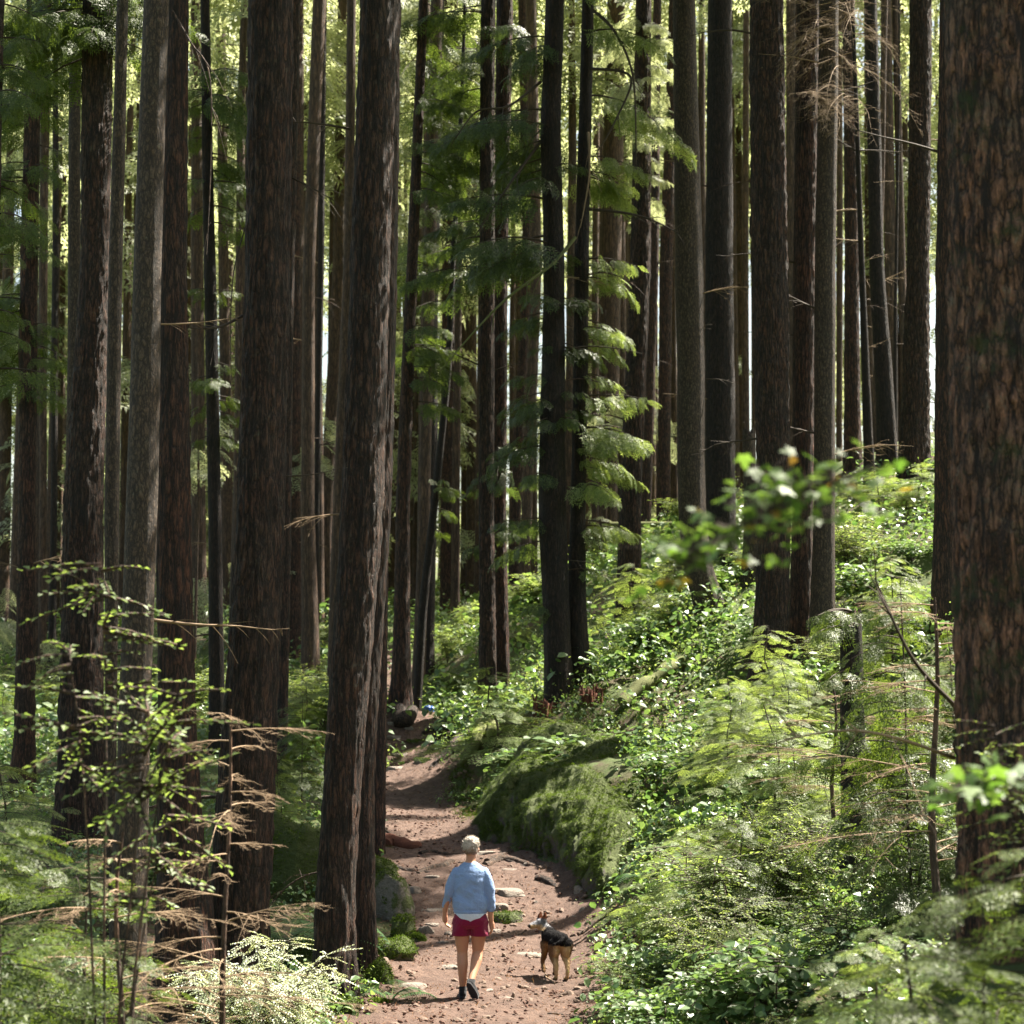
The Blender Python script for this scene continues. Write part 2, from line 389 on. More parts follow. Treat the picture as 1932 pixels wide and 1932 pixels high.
def trunk_mesh(name, base, prof, mat, near, rough=.05, height=None, top_cap=False, seed=0, lobes=.22):
    """prof: [(z, x, radius)] rising, world; returns mesh local to base"""
    prof = np.array(sorted(prof)); z0 = prof[0, 0]; zt = prof[-1, 0]
    zz = np.concatenate([np.arange(z0 - .5, zt, near[1]), [zt]])
    x = np.interp(zz, prof[:, 0], prof[:, 1]); r = np.interp(zz, prof[:, 0], prof[:, 2])
    # smooth the profile
    kk = max(3, int(1.2 / near[1])) | 1; ker = np.hanning(kk + 2)[1:-1]; ker /= ker.sum()
    pad = lambda a: np.convolve(np.pad(a, kk // 2, mode='edge'), ker, 'valid')
    x, r = pad(x), pad(r)
    x = x + (vn(v3(zz * .25, seed, 0), 1, 2) - .5) * .05
    k = near[0]; a = np.linspace(0, 2 * math.pi, k, endpoint=False)
    A, Z = np.meshgrid(a, zz)
    fl = np.exp(-np.maximum(Z - z0, 0) / .6)
    lob = np.maximum(0, np.sin(A * 3 + seed) * .5 + np.sin(A * 5 + seed * 2.3) * .5)
    Rr = r[:, None] * (1 + fl * (.12 + lobes * 2 * lob))
    if rough:
        p = np.stack([np.cos(A) * r[:, None] * 20, np.sin(A) * r[:, None] * 20, Z * 4.5], -1)
        q = np.abs(fbm(p, 1, seed, 2) - .5) * 2
        Rr = Rr * (1 + rough * (q * 1.6 - .5)) + (vn(p * .25, 1, 5) - .5) * r[:, None] * .08
    V = np.stack([x[:, None] - base[0] + np.cos(A) * Rr, np.sin(A) * Rr, Z - base[2]], -1)
    if top_cap:  # broken jagged top
        V[-1, :, 2] += (np.random.default_rng(seed + 3).random(k) - .5) * .28; V[-2, :, 2] += 0
    i = np.arange(len(zz) * k).reshape(len(zz), k); j = np.roll(i, -1, 1)
    Q = np.stack([i[:-1], j[:-1], j[1:], i[1:]], -1).reshape(-1, 4)
    V = V.reshape(-1, 3)
    Ct = np.array([[x[-1] - base[0], 0, zt - base[2] - (.15 if top_cap else 0)]])
    tri = np.stack([i[-1], j[-1], np.full(k, len(V))], -1)
    return mesh(name, np.concatenate([V, Ct]), [Q, tri], mat)

def rot(ax, a):
    c, s = np.cos(a), np.sin(a); z, o = np.zeros_like(c), np.ones_like(c)
    if ax == 'z': m = [[c, -s, z], [s, c, z], [z, z, o]]
    elif ax == 'y': m = [[c, z, s], [z, o, z], [-s, z, c]]
    else: m = [[o, z, z], [z, c, -s], [z, s, c]]
    return np.moveaxis(np.array(m), (0, 1), (-2, -1))
def place(P, R, T, S):
    """P (N,k,3) copied M times -> (M*N,k,3)"""
    out = np.einsum('mij,nkj->mnki', R, P) * np.asarray(S)[:, None, None, None] + T[:, None, None, :]
    return out.reshape(-1, P.shape[1], 3)
def spray(L=1.0, n=9, side=.45, leaf=.07, wid=.035, droop=.25, seed=0, gap=1.0, k=3):
    """flat feathery conifer spray along +X, leaflets as small triangles"""
    r = np.random.default_rng(seed); out = []
    for i in range(n):
        xx = L * (.08 + .92 * i / n)
        for s in (-1, 1):
            sl = L * side * (1 - (i / n) ** 1.5) * r.uniform(.7, 1.1) + leaf
            ang = math.radians(r.uniform(42, 60)) * s
            m = max(2, int(sl / (leaf * .62 * gap)))
            for q in range(m):
                d = sl * (q + .3) / m
                c = np.array([xx + math.cos(ang) * d, math.sin(ang) * d, 0])
                for s2 in (-1, 1):
                    a2 = ang + s2 * math.radians(r.uniform(30, 55)); ll = leaf * r.uniform(.7, 1.2)
                    t = np.array([math.cos(a2), math.sin(a2), r.uniform(-.25, .15)]) * ll
                    wv = np.array([-math.sin(a2), math.cos(a2), r.uniform(-.4, .4)]) * wid * .5
                    out.append([c - wv, c + t, c + wv] if k == 3 else [c, c + t * .5 - wv, c + t, c + t * .5 + wv])
    P = np.array(out)
    d = np.hypot(P[..., 0], P[..., 1] * .9)
    P[..., 2] -= droop * d ** 2 / L
    return P
SP_FINE = [spray(1, 8, .42, .10, .032, .28, s, 1.1) for s in range(3)]
SP_HEM = [spray(1, 6, .40, .17, .050, .35, s, 1.0) for s in range(3)]
SP_MID = [spray(1, 7, .40, .11, .034, .34, s, 1.2) for s in range(3)]
SP_COARSE = [spray(1, 5, .42, .20, .075, .35, s, 1.1) for s in range(3)]

def lit_keep(C):
    """canopy density seen along the sun: True where foliage stays. Gaps let the sun reach chosen places"""
    u = C[:, 0] - C[:, 2] * SUN[0] / SUN[2]; v = C[:, 1] - C[:, 2] * SUN[1] / SUN[2]
    keep = np.ones(len(C), bool)
    nz = fbm(v3(u, v), .55, 21, 3)
    frac = np.interp(u + 0 * v, [-12, -7, -3, .9, 2.2, 8], [.46, .58, .68, .62, .42, .40])
    frac = np.where(v > 36, .40, frac)
    keep &= nz < frac
    for L_ in LIT:
        rad = L_[2]; h = hit(L_[0], L_[1]) if len(L_) == 3 else at(L_[0], L_[1], L_[3])
        hu, hv = h[0] - h[2] * SUN[0] / SUN[2], h[1] - h[2] * SUN[1] / SUN[2]
        keep &= ((u - hu) ** 2 + (v - hv) ** 2 / 1.2) > ((rad + .4) * (1 + .6 * (vn(v3(u, v), 2.5, 7) - .5))) ** 2
    return keep
LIT = [(1000, 1490, .4), (1110, 1530, .4), (1075, 1790, .5, 22.8), (890, 1600, .25, 21.5), (180, 1350, .35, 11), (515, 1850, .9, 17.6), (1700, 1800, .8, 11), (1450, 1400, .9, 24), (1520, 1340, .9, 28), (1480, 1560, .8, 20), (1180, 830, .9, 37.5), (1150, 620, .6, 37.5), (1500, 150, .7, 34), (1040, 1770, .75), (1130, 1800, .5), (765, 1480, 1.5), (750, 1560, .6), (765, 1400, 1.5), (900, 200, 1.2, 41), (820, 420, 1.2, 41), (830, 1400, .7), (760, 1430, .8), (530, 1880, .5), (760, 1890, .45), (850, 1900, .35), (1000, 1890, .4), (700, 1850, .3),
       (1330, 1290, 1.8), (1230, 1280, 1.2), (1430, 1230, 1.3), (1250, 1600, 1.0), (1400, 1560, .9), (1300, 1700, .8), (1180, 1760, .5), (1500, 1500, 1.0), (1620, 1000, 1.6), (1700, 950, 1.5), (830, 1230, 1.6), (900, 1260, 1.2), (800, 1390, .5)]

def crown_pts(r, n, z0, z1, R):
    f = r.random(n) ** .8
    z = z0 + (z1 - z0) * f
    rad = R * (1 - f) ** .75 * np.sqrt(r.random(n)) + .2
    a = r.random(n) * 2 * math.pi
    return np.stack([np.cos(a) * rad, np.sin(a) * rad, z - rad * .25], -1), a
def crown_mesh(name, base, top_xy, z0, z1, R, n, mat, cull=True, seed=0, size=1.0, protos=None):
    r = np.random.default_rng(seed)
    P, a = crown_pts(r, n, z0, z1, R)
    C = P + np.array([top_xy[0], top_xy[1], 0])
    if cull:
        kp = lit_keep(C + np.stack([np.cos(a), np.sin(a), -.3 + 0 * a], -1) * .5 * size); kp[:3] = True; C, a = C[kp], a[kp]
    protos = protos or SP_COARSE
    m = len(C); Rm = rot('z', a + r.normal(0, .5, m)) @ rot('y', r.normal(.25, .25, m)) @ rot('x', r.normal(0, .35, m))
    S = r.uniform(.7, 1.3, m) * size
    pick = r.integers(0, len(protos), m); G = []
    for q in range(len(protos)):
        s = pick == q
        if s.any(): G.append((place(protos[q], Rm[s], C[s] - base, S[s]), 0))
    return polymesh(name, G, mat)

def twig_branch(r, L=1.5, sub=9, droop=.3, rad=.018, side=.5, finer=0, up=.1):
    """bare branch along +X with side twigs, as MB"""
    mb = MB(); n = 9; t = np.linspace(0, 1, n)
    P = np.stack([t * L, (vn(v3(t * 3, r.random() * 50), 1, 1) - .5) * .25 * L * t, up * L * t - droop * L * t ** 2], -1)
    mb.tube(P, rad * (1 - t * .85), 5)
    for i in range(sub):
        f = r.uniform(.12, .97); p = np.array([np.interp(f, t, P[:, k]) for k in range(3)])
        s = r.choice([-1, 1]); l = L * side * (1.1 - f) * r.uniform(.5, 1.2); an = math.radians(r.uniform(25, 60)) * s
        tt = np.linspace(0, 1, 5)
        Q = p + np.stack([np.cos(an) * tt * l, np.sin(an) * tt * l, (r.uniform(-.3, .2) * tt - r.uniform(0, .5) * tt ** 2) * l], -1)
        mb.tube(Q, rad * .45 * (1 - tt * .8) * (1 - f * .5), 3)
        for _ in range(finer):
            g = r.uniform(.2, 1); p2 = p + (Q[-1] - p) * g; an2 = an + r.choice([-1, 1]) * math.radians(r.uniform(20, 55))
            e = p2 + np.array([math.cos(an2), math.sin(an2), r.uniform(-.5, .2)]) * l * r.uniform(.25, .5)
            mb.tube(np.array([p2, (p2 + e) / 2 + [0, 0, -.02 * l], e]), rad * np.array([.22, .16, .06]), 3)
    return mb
_r = np.random.default_rng(5)
DEAD = [twig_branch(_r, 1.0, 5 + i * 2, [.5, .1, .3, -.1, .7, .25][i], .013, .45, i % 3).build('dead_branch', M['wood_pale' if i % 2 else 'bark_far']) for i in range(6)]
GREYD = [twig_branch(_r, 1.0, 4 + i, [.4, .1, -.15][i], .016, .4, i).build('dark_branch', M['wood_dark']) for i in range(3)]

def foliage_branches(specs, base, r, fine, mat, wood=True):
    """specs: list of (origin world, azimuth, length, droop). returns (polys, MB wood)"""
    G, mb = [], MB()
    for (o, az, L, dr) in specs:
        n = max(7, int(L / (.068 if fine else .16)))
        t = np.linspace(.12, 1, n)
        side = np.tile([-1, 1], n)[:n]
        d = np.array([math.cos(az), math.sin(az)])
        pos = o + np.stack([d[0] * t * L, d[1] * t * L, (.12 * t - dr * t ** 2) * L], -1)
        sz = (.23 + .16 * (1 - t) * r.uniform(.6, 1.3, n)) * (L ** .5) * (1 if fine else 1.5)
        A = az + side * r.uniform(.5, 1.1, n); A[-1] = az
        off = L * .34 * (1.05 - t) * r.random(n) ** .7
        pos = pos + np.stack([np.cos(A) * off, np.sin(A) * off, -.35 * off], -1)
        Rm = rot('z', A) @ rot('y', r.normal(.45 + dr * .5, .25, n)) @ rot('x', r.normal(0, .35, n))
        pr = (SP_HEM if fine else SP_MID)[r.integers(0, 3)]
        G.append(place(pr, Rm, pos - base, sz))
        tt = np.linspace(0, 1, 7)
        mb.tube(o - base + np.stack([d[0] * tt * L, d[1] * tt * L, (.12 * tt - dr * tt ** 2) * L], -1), (.012 + .006 * L) * (1 - tt * .85), 4)
    return G, mb

BARKR = {'bark_big': (120, .04, .10), 'bark_dark': (96, .05, .10), 'bark_red': (72, .06, .09), 'bark_grey': (48, .08, .02), 'bark_black': (44, .1, .045), 'bark_far': (20, .4, 0)}
TREES = {}
def tree(key, Y, prof, mat, label, group=None, name='conifer_tree', H=None, crown=(3.2, 340), fol=None, fmat='needle', dead=0, snag=False, crown_z=None, cat='tree'):
    """prof: [(py, left px, right px)] from the base up"""
    pts = [at((l + r_) / 2, py, Y) for py, l, r_ in prof]
    k = F / Y * 1.0
    rad = [(r_ - l) / 2 / k for py, l, r_ in prof]
    z = [p[2] for p in pts]; x = [p[0] for p in pts]
    gb = gz(x[0], Y)
    base = np.array([x[0], Y, min(z[0], gb + .0)])
    P = [(base[2], x[0], rad[0] * 1.02)] + [(z[i], x[i], rad[i]) for i in range(1 if abs(z[0] - base[2]) > .02 else 1, len(z))]
    seed = len(TREES) + 1; r = np.random.default_rng(seed)
    if not snag:
        H = H or base[2] + 30 + 4 * r.random()
        dzx = (x[-1] - x[0]) / (z[-1] - z[0])
        P.append((H, x[-1] + dzx * .6 * (H - z[-1]), .05))
        topx = x[-1] + dzx * .6 * (H - z[-1]) * .5
    e = empty(name, base, label, cat, group)
    res = BARKR[mat]
    tm = trunk_mesh('trunk', base, P, M[mat], (res[0], res[1]), res[2], seed=seed, top_cap=snag)
    link('trunk', tm, e)
    if not snag:
        cz = crown_z or CAMZ + 1320 * Y / F + 3.2
        cz = min(cz, H - 9)
        if Y > 48: crown = (crown[0] * .8, min(110, crown[1] // 3))
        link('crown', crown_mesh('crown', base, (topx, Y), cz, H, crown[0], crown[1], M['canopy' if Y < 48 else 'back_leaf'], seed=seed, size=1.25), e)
    zr = np.array(P)
    if fol:
        sp = []
        for (py0, py1, n, az0, az1, L0, L1, dr) in fol:
            for q in range(n):
                py = r.uniform(py0, py1); zz = at(966, py, Y)[2]
                xx = np.interp(zz, zr[:, 0], zr[:, 1]); az = math.radians(r.uniform(az0, az1))
                sp.append((np.array([xx, Y, zz]), az, r.uniform(L0, L1), dr * r.uniform(.5, 1.4)))
        G, mb = foliage_branches(sp, base, r, Y < 50, None)
        for P_ in G: mb.polys(P_, 1)
        link('foliage', mb.build('foliage', [M['wood_dark'], M[fmat]], False), e)
    for q in range(dead):
        py = r.uniform(40, prof[0][0] - 150); zz = at(966, py, Y)[2]
        if snag and zz > z[-1]: continue
        b = link('branch', DEAD[r.integers(0, 6)] if r.random() < .6 else GREYD[r.integers(0, 3)], e)
        sgn = r.choice([0, math.pi]) + r.uniform(-.9, .5)
        rr = np.interp(zz, zr[:, 0], zr[:, 2]); xx = np.interp(zz, zr[:, 0], zr[:, 1])
        b.location = (xx - base[0] + math.cos(sgn) * rr * .8, math.sin(sgn) * rr * .8, zz - base[2])
        b.rotation_euler = (r.uniform(-.6, .6), r.uniform(-.35, .2), sgn); b.scale = (r.uniform(.5, 1.6),) * 3
    TREES[key] = e
    return e

# left side of the trail, near to far -------------------------------------------------
T = tree
T('A1', 20.5, [(1881, 590, 664), (1700, 597, 668), (1466, 612, 684), (966, 641, 722), (500, 660, 735), (0, 678, 752)], 'bark_dark', 'thickest dark trunk at the left trail edge, nearest of the three fused stems', dead=2)
T('A2', 22.5, [(1805, 655, 707), (1466, 652, 704), (966, 690, 738), (500, 700, 749), (0, 706, 755)], 'bark_dark', 'dark trunk pressed against the right side of the thick trunk at the left trail edge', crown=(2.5, 200))
T('A3', 29, [(1610, 690, 722), (1466, 696, 728), (966, 706, 735), (500, 712, 744), (0, 716, 748)], 'bark_red', 'slim dark trunk standing behind the fused stems, next to the rotten red log', crown=(2.2, 160))
T('T8', 20, [(1870, 392, 505), (1700, 398, 505), (1560, 405, 515), (1316, 425, 525), (966, 448, 539), (500, 462, 548), (0, 464, 552)], 'bark_dark', 'massive straight brown trunk with deep furrowed bark rising behind the sunlit pale shrub', dead=2)
T('T7', 19.5, [(1990, 298, 425), (1700, 298, 400), (1566, 297, 382), (1316, 300, 370), (966, 295, 362), (500, 302, 355), (0, 318, 358)], 'bark_red', 'reddish brown trunk with a broad base at the bottom left, behind the grey lichen trunk')
T('T6', 18.8, [(1850, 204, 272), (1716, 207, 275), (1466, 220, 280), (966, 236, 296), (500, 252, 305), (0, 272, 320)], 'bark_grey', 'pale grey trunk covered in lichen, left of the reddish brown one', dead=3)
T('T5', 24, [(1690, 203, 224), (1416, 200, 220), (966, 196, 224), (500, 204, 230), (0, 220, 242)], 'bark_grey', 'slender pale grey trunk in front of the dark rough trunk on the left', crown=(2, 120), dead=2)
T('T4', 30, [(1595, 98, 200), (1500, 108, 197), (1316, 114, 195), (966, 120, 195), (500, 150, 205), (0, 155, 215)], 'bark_dark', 'very dark rough trunk with a spreading root at the left', fol=[(-40, 110, 14, 100, 280, 1, 2.2, .5), (-40, 90, 8, -60, 60, .8, 1.6, .5)])
T('T4b', 34, [(1560, 118, 148), (966, 124, 150), (500, 128, 152), (0, 132, 154)], 'bark_grey', 'greyish trunk half hidden behind the left edge of the dark rough trunk', crown=(2.5, 180))
T('T2', 36, [(1491, 24, 67), (1400, 27, 66), (966, 34, 68), (500, 38, 72), (0, 50, 78)], 'bark_red', 'brown trunk near the left picture edge draped with green boughs', dead=4,
  fol=[(-20, 760, 22, 120, 240, .7, 1.4, .45), (-20, 760, 14, -60, 60, .5, 1.2, .45)])
T('T1', 27, [(1700, -75, -30), (966, -50, -12), (500, -38, -2), (0, -24, 9)], 'bark_dark', 'trunk cut off by the top left corner of the picture', fol=[(-20, 700, 16, -60, 60, .5, 1.2, .4)])
T('T3', 60, [(1290, 72, 88), (966, 74, 88), (400, 74, 90), (0, 78, 92)], 'bark_far', 'thin brown trunk just right of the bough draped trunk at far left', crown=(2.5, 160), dead=3)
T('T3b', 58, [(1286, 88, 104), (966, 96, 108), (500, 98, 111), (0, 100, 110)], 'bark_black', 'thin blackish trunk between the bough draped trunk and the dark rough one', crown=(2.5, 160), dead=3)
T('T9', 38, [(1425, 395, 427), (1366, 395, 425), (966, 393, 418), (500, 385, 408), (0, 377, 395)], 'bark_black', 'slim dark reddish trunk with green boughs in the gap left of the massive straight trunk', dead=3,
  fol=[(130, 420, 16, -60, 50, .7, 1.5, .6), (130, 420, 8, 130, 230, .4, .9, .5), (680, 830, 12, 0, 360, .4, .9, .4), (500, 640, 4, 0, 360, .3, .6, .4)])
T('T10', 62, [(1190, 362, 392), (966, 360, 388), (500, 360, 384), (0, 360, 380)], 'bark_far', 'faded brown trunk behind the gap left of the slim dark reddish trunk', dead=3)
T('T10b', 66, [(1180, 418, 442), (966, 416, 440), (500, 412, 432), (0, 406, 425)], 'bark_far', 'faded trunk seen right of the slim dark reddish trunk, far back', dead=3)
T('T8b', 33, [(1500, 520, 541), (966, 528, 549), (500, 538, 556), (0, 545, 567)], 'bark_dark', 'trunk mostly hidden behind the right edge of the massive straight trunk', crown=(2.5, 160))
T('T11a', 55, [(1286, 570, 604), (966, 568, 594), (500, 571, 594), (0, 590, 616)], 'bark_far', 'straight brown trunk in the gap between the two biggest left trunks', dead=6)
T('T11b', 58, [(1252, 538, 566), (966, 544, 567), (500, 548, 568), (0, 553, 572)], 'bark_red', 'brown trunk touching the left side of the straight brown one in the gap', dead=4)
T('T11c', 56, [(1180, 590, 601), (966, 592, 603), (500, 600, 612), (0, 605, 617)], 'bark_black', 'pole thin dark trunk in the gap between the two biggest left trunks', crown=(2, 90), dead=3)
T('T11d', 68, [(1216, 602, 629), (966, 603, 629), (500, 627, 652), (0, 637, 658)], 'bark_far', 'pale greyish trunk far back, left of the thick trunk at the trail edge', dead=4)
T('T11e', 50, [(1300, 616, 642), (966, 628, 650), (500, 648, 668), (0, 655, 672)], 'bark_far', 'brown trunk peeping out behind the left edge of the thick trail edge trunk', crown=(2.5, 150))
# centre ------------------------------------------------------------------------------
T('C1', 42, [(1336, 738, 777), (1200, 742, 774), (966, 747, 774), (500, 766, 788), (0, 790, 808)], 'bark_red', 'reddish trunk right of the fused stems, at the far bend of the trail', dead=4,
  fol=[(0, 420, 12, -70, 70, .8, 1.8, .5), (600, 760, 9, -60, 40, .7, 1.4, .35)], fmat='needle')
T('C2', 50, [(1300, 776, 800), (966, 790, 812), (600, 795, 820), (0, 812, 836)], 'bark_far', 'brown trunk between the reddish trunk and the leaning one', dead=4, fol=[(-20, 560, 22, 0, 360, 1.2, 2.6, .5)])
T('C4', 52, [(1292, 790, 818), (966, 797, 824), (500, 806, 828), (0, 815, 840)], 'bark_black', 'dark straight trunk right behind the foot of the leaning trunk', dead=3)
T('C3', 44, [(1340, 777, 793), (1150, 789, 806), (950, 812, 826), (700, 838, 851), (500, 850, 860), (200, 866, 874), (0, 874, 880)], 'bark_black', 'thin dark trunk leaning to the right at the far bend of the trail', crown=(1.6, 80),
  fol=[(200, 700, 14, 100, 260, .6, 1.4, .4), (0, 500, 10, -60, 60, .6, 1.3, .4), (880, 1000, 6, -60, 60, .4, .9, .3)])
T('C5', 70, [(1186, 830, 862), (966, 831, 861), (500, 834, 862), (0, 836, 862)], 'bark_red', 'reddish brown trunk far back between the leaning trunk and the rooted twin', dead=4)
T('C6', 82, [(1150, 878, 900), (966, 879, 900), (500, 880, 900), (0, 880, 900)], 'bark_far', 'grey trunk far back just left of the rooted twin trunks', dead=3)
T('C7', 42, [(1357, 903, 944), (1300, 905, 938), (966, 903, 932), (500, 903, 933), (0, 908, 936)], 'bark_dark', 'left stem of the twin trunks standing on exposed mossy roots above the trail', dead=3,
  fol=[(0, 520, 10, 110, 250, 1, 2.4, .55)])
T('C7b', 42.6, [(1345, 934, 963), (966, 928, 954), (500, 930, 958), (0, 936, 968)], 'bark_red', 'right stem of the twin trunks standing on exposed mossy roots above the trail', crown=(2.5, 160),
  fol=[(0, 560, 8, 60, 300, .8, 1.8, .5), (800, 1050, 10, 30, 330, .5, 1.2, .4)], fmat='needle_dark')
T('C8', 62, [(1182, 957, 977), (966, 962, 982), (500, 985, 1003), (0, 977, 994)], 'bark_red', 'thin brown trunk far back between the rooted twin and the biggest dark stems', dead=3)
T('C8b', 61, [(1182, 976, 998), (966, 984, 1004), (500, 1000, 1022), (0, 992, 1012)], 'bark_far', 'second brown trunk far back, touching the thin one left of the biggest dark stems', dead=3)
T('C9', 38, [(1306, 1030, 1078), (1140, 1024, 1074), (966, 1015, 1068), (500, 1025, 1065), (250, 1018, 1058), (0, 1030, 1066)], 'bark_black', 'broad black trunk in the middle of the picture with ferny drooping boughs', dead=5, 
  fol=[(60, 560, 14, 110, 250, .8, 3.0, .45), (550, 1180, 18, 120, 250, .4, 1.3, .4), (300, 900, 10, -60, 60, .5, 1.0, .4)], fmat='needle_dark')
T('C9b', 38.3, [(1300, 1072, 1114), (1140, 1070, 1106), (966, 1076, 1105), (500, 1083, 1111), (0, 1098, 1121)], 'bark_black', 'straight black stem joined at the foot to the broad black trunk', dead=5, crown=(2.6, 200),
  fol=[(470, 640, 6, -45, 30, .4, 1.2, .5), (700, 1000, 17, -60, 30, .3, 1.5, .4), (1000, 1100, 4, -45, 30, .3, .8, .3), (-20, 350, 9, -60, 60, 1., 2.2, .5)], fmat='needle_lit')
T('C10', 66, [(1152, 1140, 1166), (966, 1136, 1164), (500, 1130, 1172), (0, 1145, 1180)], 'bark_far', 'grey brown trunk far back, right of the straight black stem', dead=4)
T('C10b', 72, [(1150, 1118, 1132), (966, 1116, 1130), (500, 1116, 1129), (0, 1122, 1134)], 'bark_far', 'thin faded trunk far back directly beside the straight black stem', crown=(2, 90), dead=2)
T('C11', 46, [(1238, 1158, 1208), (966, 1168, 1210), (500, 1188, 1228), (0, 1200, 1230)], 'bark_dark', 'dark furrowed trunk crossing in front of the green horizontal pole', dead=4,
  fol=[(40, 370, 22, -100, 100, .5, 1.3, .5), (0, 250, 10, 120, 240, .6, 1.4, .5)], fmat='back_leaf')
T('C12', 60, [(1062, 1205, 1224), (966, 1208, 1228), (500, 1226, 1243), (0, 1232, 1248)], 'bark_red', 'reddish trunk right behind the dark furrowed trunk, at the green horizontal pole', dead=3)
T('C13', 62, [(1052, 1238, 1262), (966, 1240, 1264), (500, 1244, 1270), (0, 1262, 1282)], 'bark_red', 'thin red brown trunk just left of the smooth grey trunk', dead=6)
T('C14', 40, [(1165, 1318, 1368), (1066, 1288, 1342), (966, 1279, 1331), (500, 1274, 1328), (0, 1269, 1312)], 'bark_grey', 'grey trunk with a bent foot standing among sunlit leaves', dead=5)
T('C15', 44, [(1120, 1338, 1394), (966, 1329, 1387), (500, 1330, 1384), (0, 1336, 1382)], 'bark_black', 'dark smooth sided trunk right of the grey trunk with the bent foot', dead=2)
T('C16', 75, [(1000, 1400, 1416), (500, 1400, 1413), (0, 1402, 1414)], 'bark_far', 'pale thin trunk far back between two dark trunks right of the centre', crown=(2.4, 120), dead=8)
T('C17', 41, [(1140, 1398, 1444), (966, 1404, 1432), (815, 1401, 1422)], 'bark_grey', 'broken grey snag with a splintered orange top', name='tree_snag', snag=True, cat='snag')
T('C18', 34, [(1350, 1408, 1482), (1150, 1422, 1486), (966, 1429, 1491), (500, 1416, 1486), (0, 1414, 1479)], 'bark_dark', 'broad trunk with scaly lichen spotted bark, right of the broken snag', dead=3)
T('C19', 35, [(1308, 1476, 1524), (1150, 1488, 1530), (966, 1494, 1534), (500, 1496, 1539), (0, 1501, 1549)], 'bark_red', 'red brown trunk with thick scales, left one of the touching pair on the right', dead=5)
T('C20', 34.2, [(1250, 1526, 1575), (966, 1536, 1576), (500, 1537, 1577), (0, 1546, 1584)], 'bark_grey', 'greyish trunk, right one of the touching pair on the right', dead=5)
T('C21', 50, [(890, 1592, 1624), (500, 1594, 1622), (0, 1588, 1612)], 'bark_red', 'brown trunk on the hilltop, first to the right of the touching pair', dead=5)
T('C22', 46, [(890, 1632, 1652), (500, 1620, 1632), (120, 1608, 1616), (0, 1604, 1611)], 'bark_black', 'thin dark leaning trunk on the hilltop', crown=(1.8, 60), dead=6)
T('C23', 48, [(890, 1658, 1694), (700, 1650, 1684), (500, 1640, 1668), (0, 1630, 1655)], 'bark_black', 'dark trunk leaning left on the hilltop beside the thin leaning one', dead=5)
T('C23b', 52, [(885, 1640, 1660), (500, 1654, 1664), (0, 1664, 1676)], 'bark_far', 'slim trunk rising between the leaning hilltop trunks', crown=(1.8, 80), dead=4)
T('C24', 44, [(912, 1694, 1756), (800, 1698, 1753), (500, 1711, 1754), (0, 1716, 1758)], 'bark_dark', 'straight dark brown trunk on the hilltop, nearest to the giant right trunk', dead=4)
T('C25', 30, [(1200, 1756, 1806), (966, 1762, 1806), (500, 1766, 1806), (0, 1772, 1806)], 'bark_red', 'dark trunk peeping out behind the left edge of the giant right trunk', crown=(2.5, 140), dead=2)
T('C26', 70, [(900, 1576, 1588), (500, 1578, 1590), (0, 1580, 1590)], 'bark_far', 'very thin pale trunk in the bright gap right of the touching pair', crown=(2, 80), dead=5)
T('C27', 74, [(900, 1664, 1676), (500, 1672, 1684), (0, 1672, 1684)], 'bark_far', 'faded thin trunk behind the leaning hilltop trunks', crown=(2, 80), dead=3)
T('C28', 55, [(890, 1684, 1694), (600, 1685, 1692), (200, 1694, 1698), (0, 1695, 1699)], 'bark_black', 'pencil thin dark stem left of the straight hilltop trunk', crown=(1, 30), dead=5)
T('R1', 12.5, [(1800, 1822, 2060), (1466, 1808, 2040), (1200, 1797, 2026), (966, 1790, 2014), (500, 1784, 2000), (0, 1782, 1990)], 'bark_big', 'giant red brown trunk with mossy scaly bark filling the right picture edge')
T('R2', 21, [(1665, 1590, 1636), (1400, 1588, 1633), (1230, 1586, 1628), (1170, 1586, 1626)], 'bark_black', 'short dark trunk in the bushes with two small pale shelf fungi, cut off by foliage', name='tree_snag', snag=True, cat='snag',
  fol=[(1140, 1560, 15, 0, 360, .2, .75, .25), (1150, 1190, 5, 100, 260, .3, .7, .2)])

# far trees between and behind, each its own trunk and crown ---------------------------
def crown_proto(seed, H=26, R=2.6, n=420, size=1.5, protos=SP_COARSE, z0=3):
    r = np.random.default_rng(seed)
    f = r.random(n); z = z0 + (H - z0) * f
    a = r.random(n) * 2 * math.pi
    rad = R * (1 - f) ** .6 * (.35 + .65 * np.sqrt(r.random(n)))
    P = np.stack([np.cos(a) * rad * .55, np.sin(a) * rad * .55, z - rad * .2], -1)
    nz = fbm(P, .45, seed, 2); k = nz > .56; P, a = P[k], a[k]
    m = len(P); Rm = rot('z', a + r.normal(0, .4, m)) @ rot('y', r.normal(.35, .25, m)) @ rot('x', r.normal(0, .35, m))
    pk = r.integers(0, 3, m)
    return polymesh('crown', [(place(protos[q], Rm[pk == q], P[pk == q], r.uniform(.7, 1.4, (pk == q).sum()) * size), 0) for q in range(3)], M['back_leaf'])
CR = [crown_proto(50 + i, 24 + 2 * i, 2.6 + .3 * i, 560, .95) for i in range(4)]
CRL = [crown_proto(70 + i, 30 + i, 3.0, 170, 1.2, z0=17) for i in range(2)]
CRM = [crown_proto(80 + i, 15 + i * 2, 2.2, 520, .9, SP_MID, 1.2) for i in range(2)]
def far_trunk(i, H, rad):
    return trunk_mesh('trunk', np.array([0, 0, 0]), [(0, 0, rad), (H * .5, .1 * i - .1, rad * .7), (H, .15, .03)], M['bark_far'], (10, .6, 0), 0, seed=i)
FT = [far_trunk(i, 30, [.16, .22, .28, .2][i]) for i in range(4)]
FTs = [far_trunk(i, 16, .07) for i in range(2)]
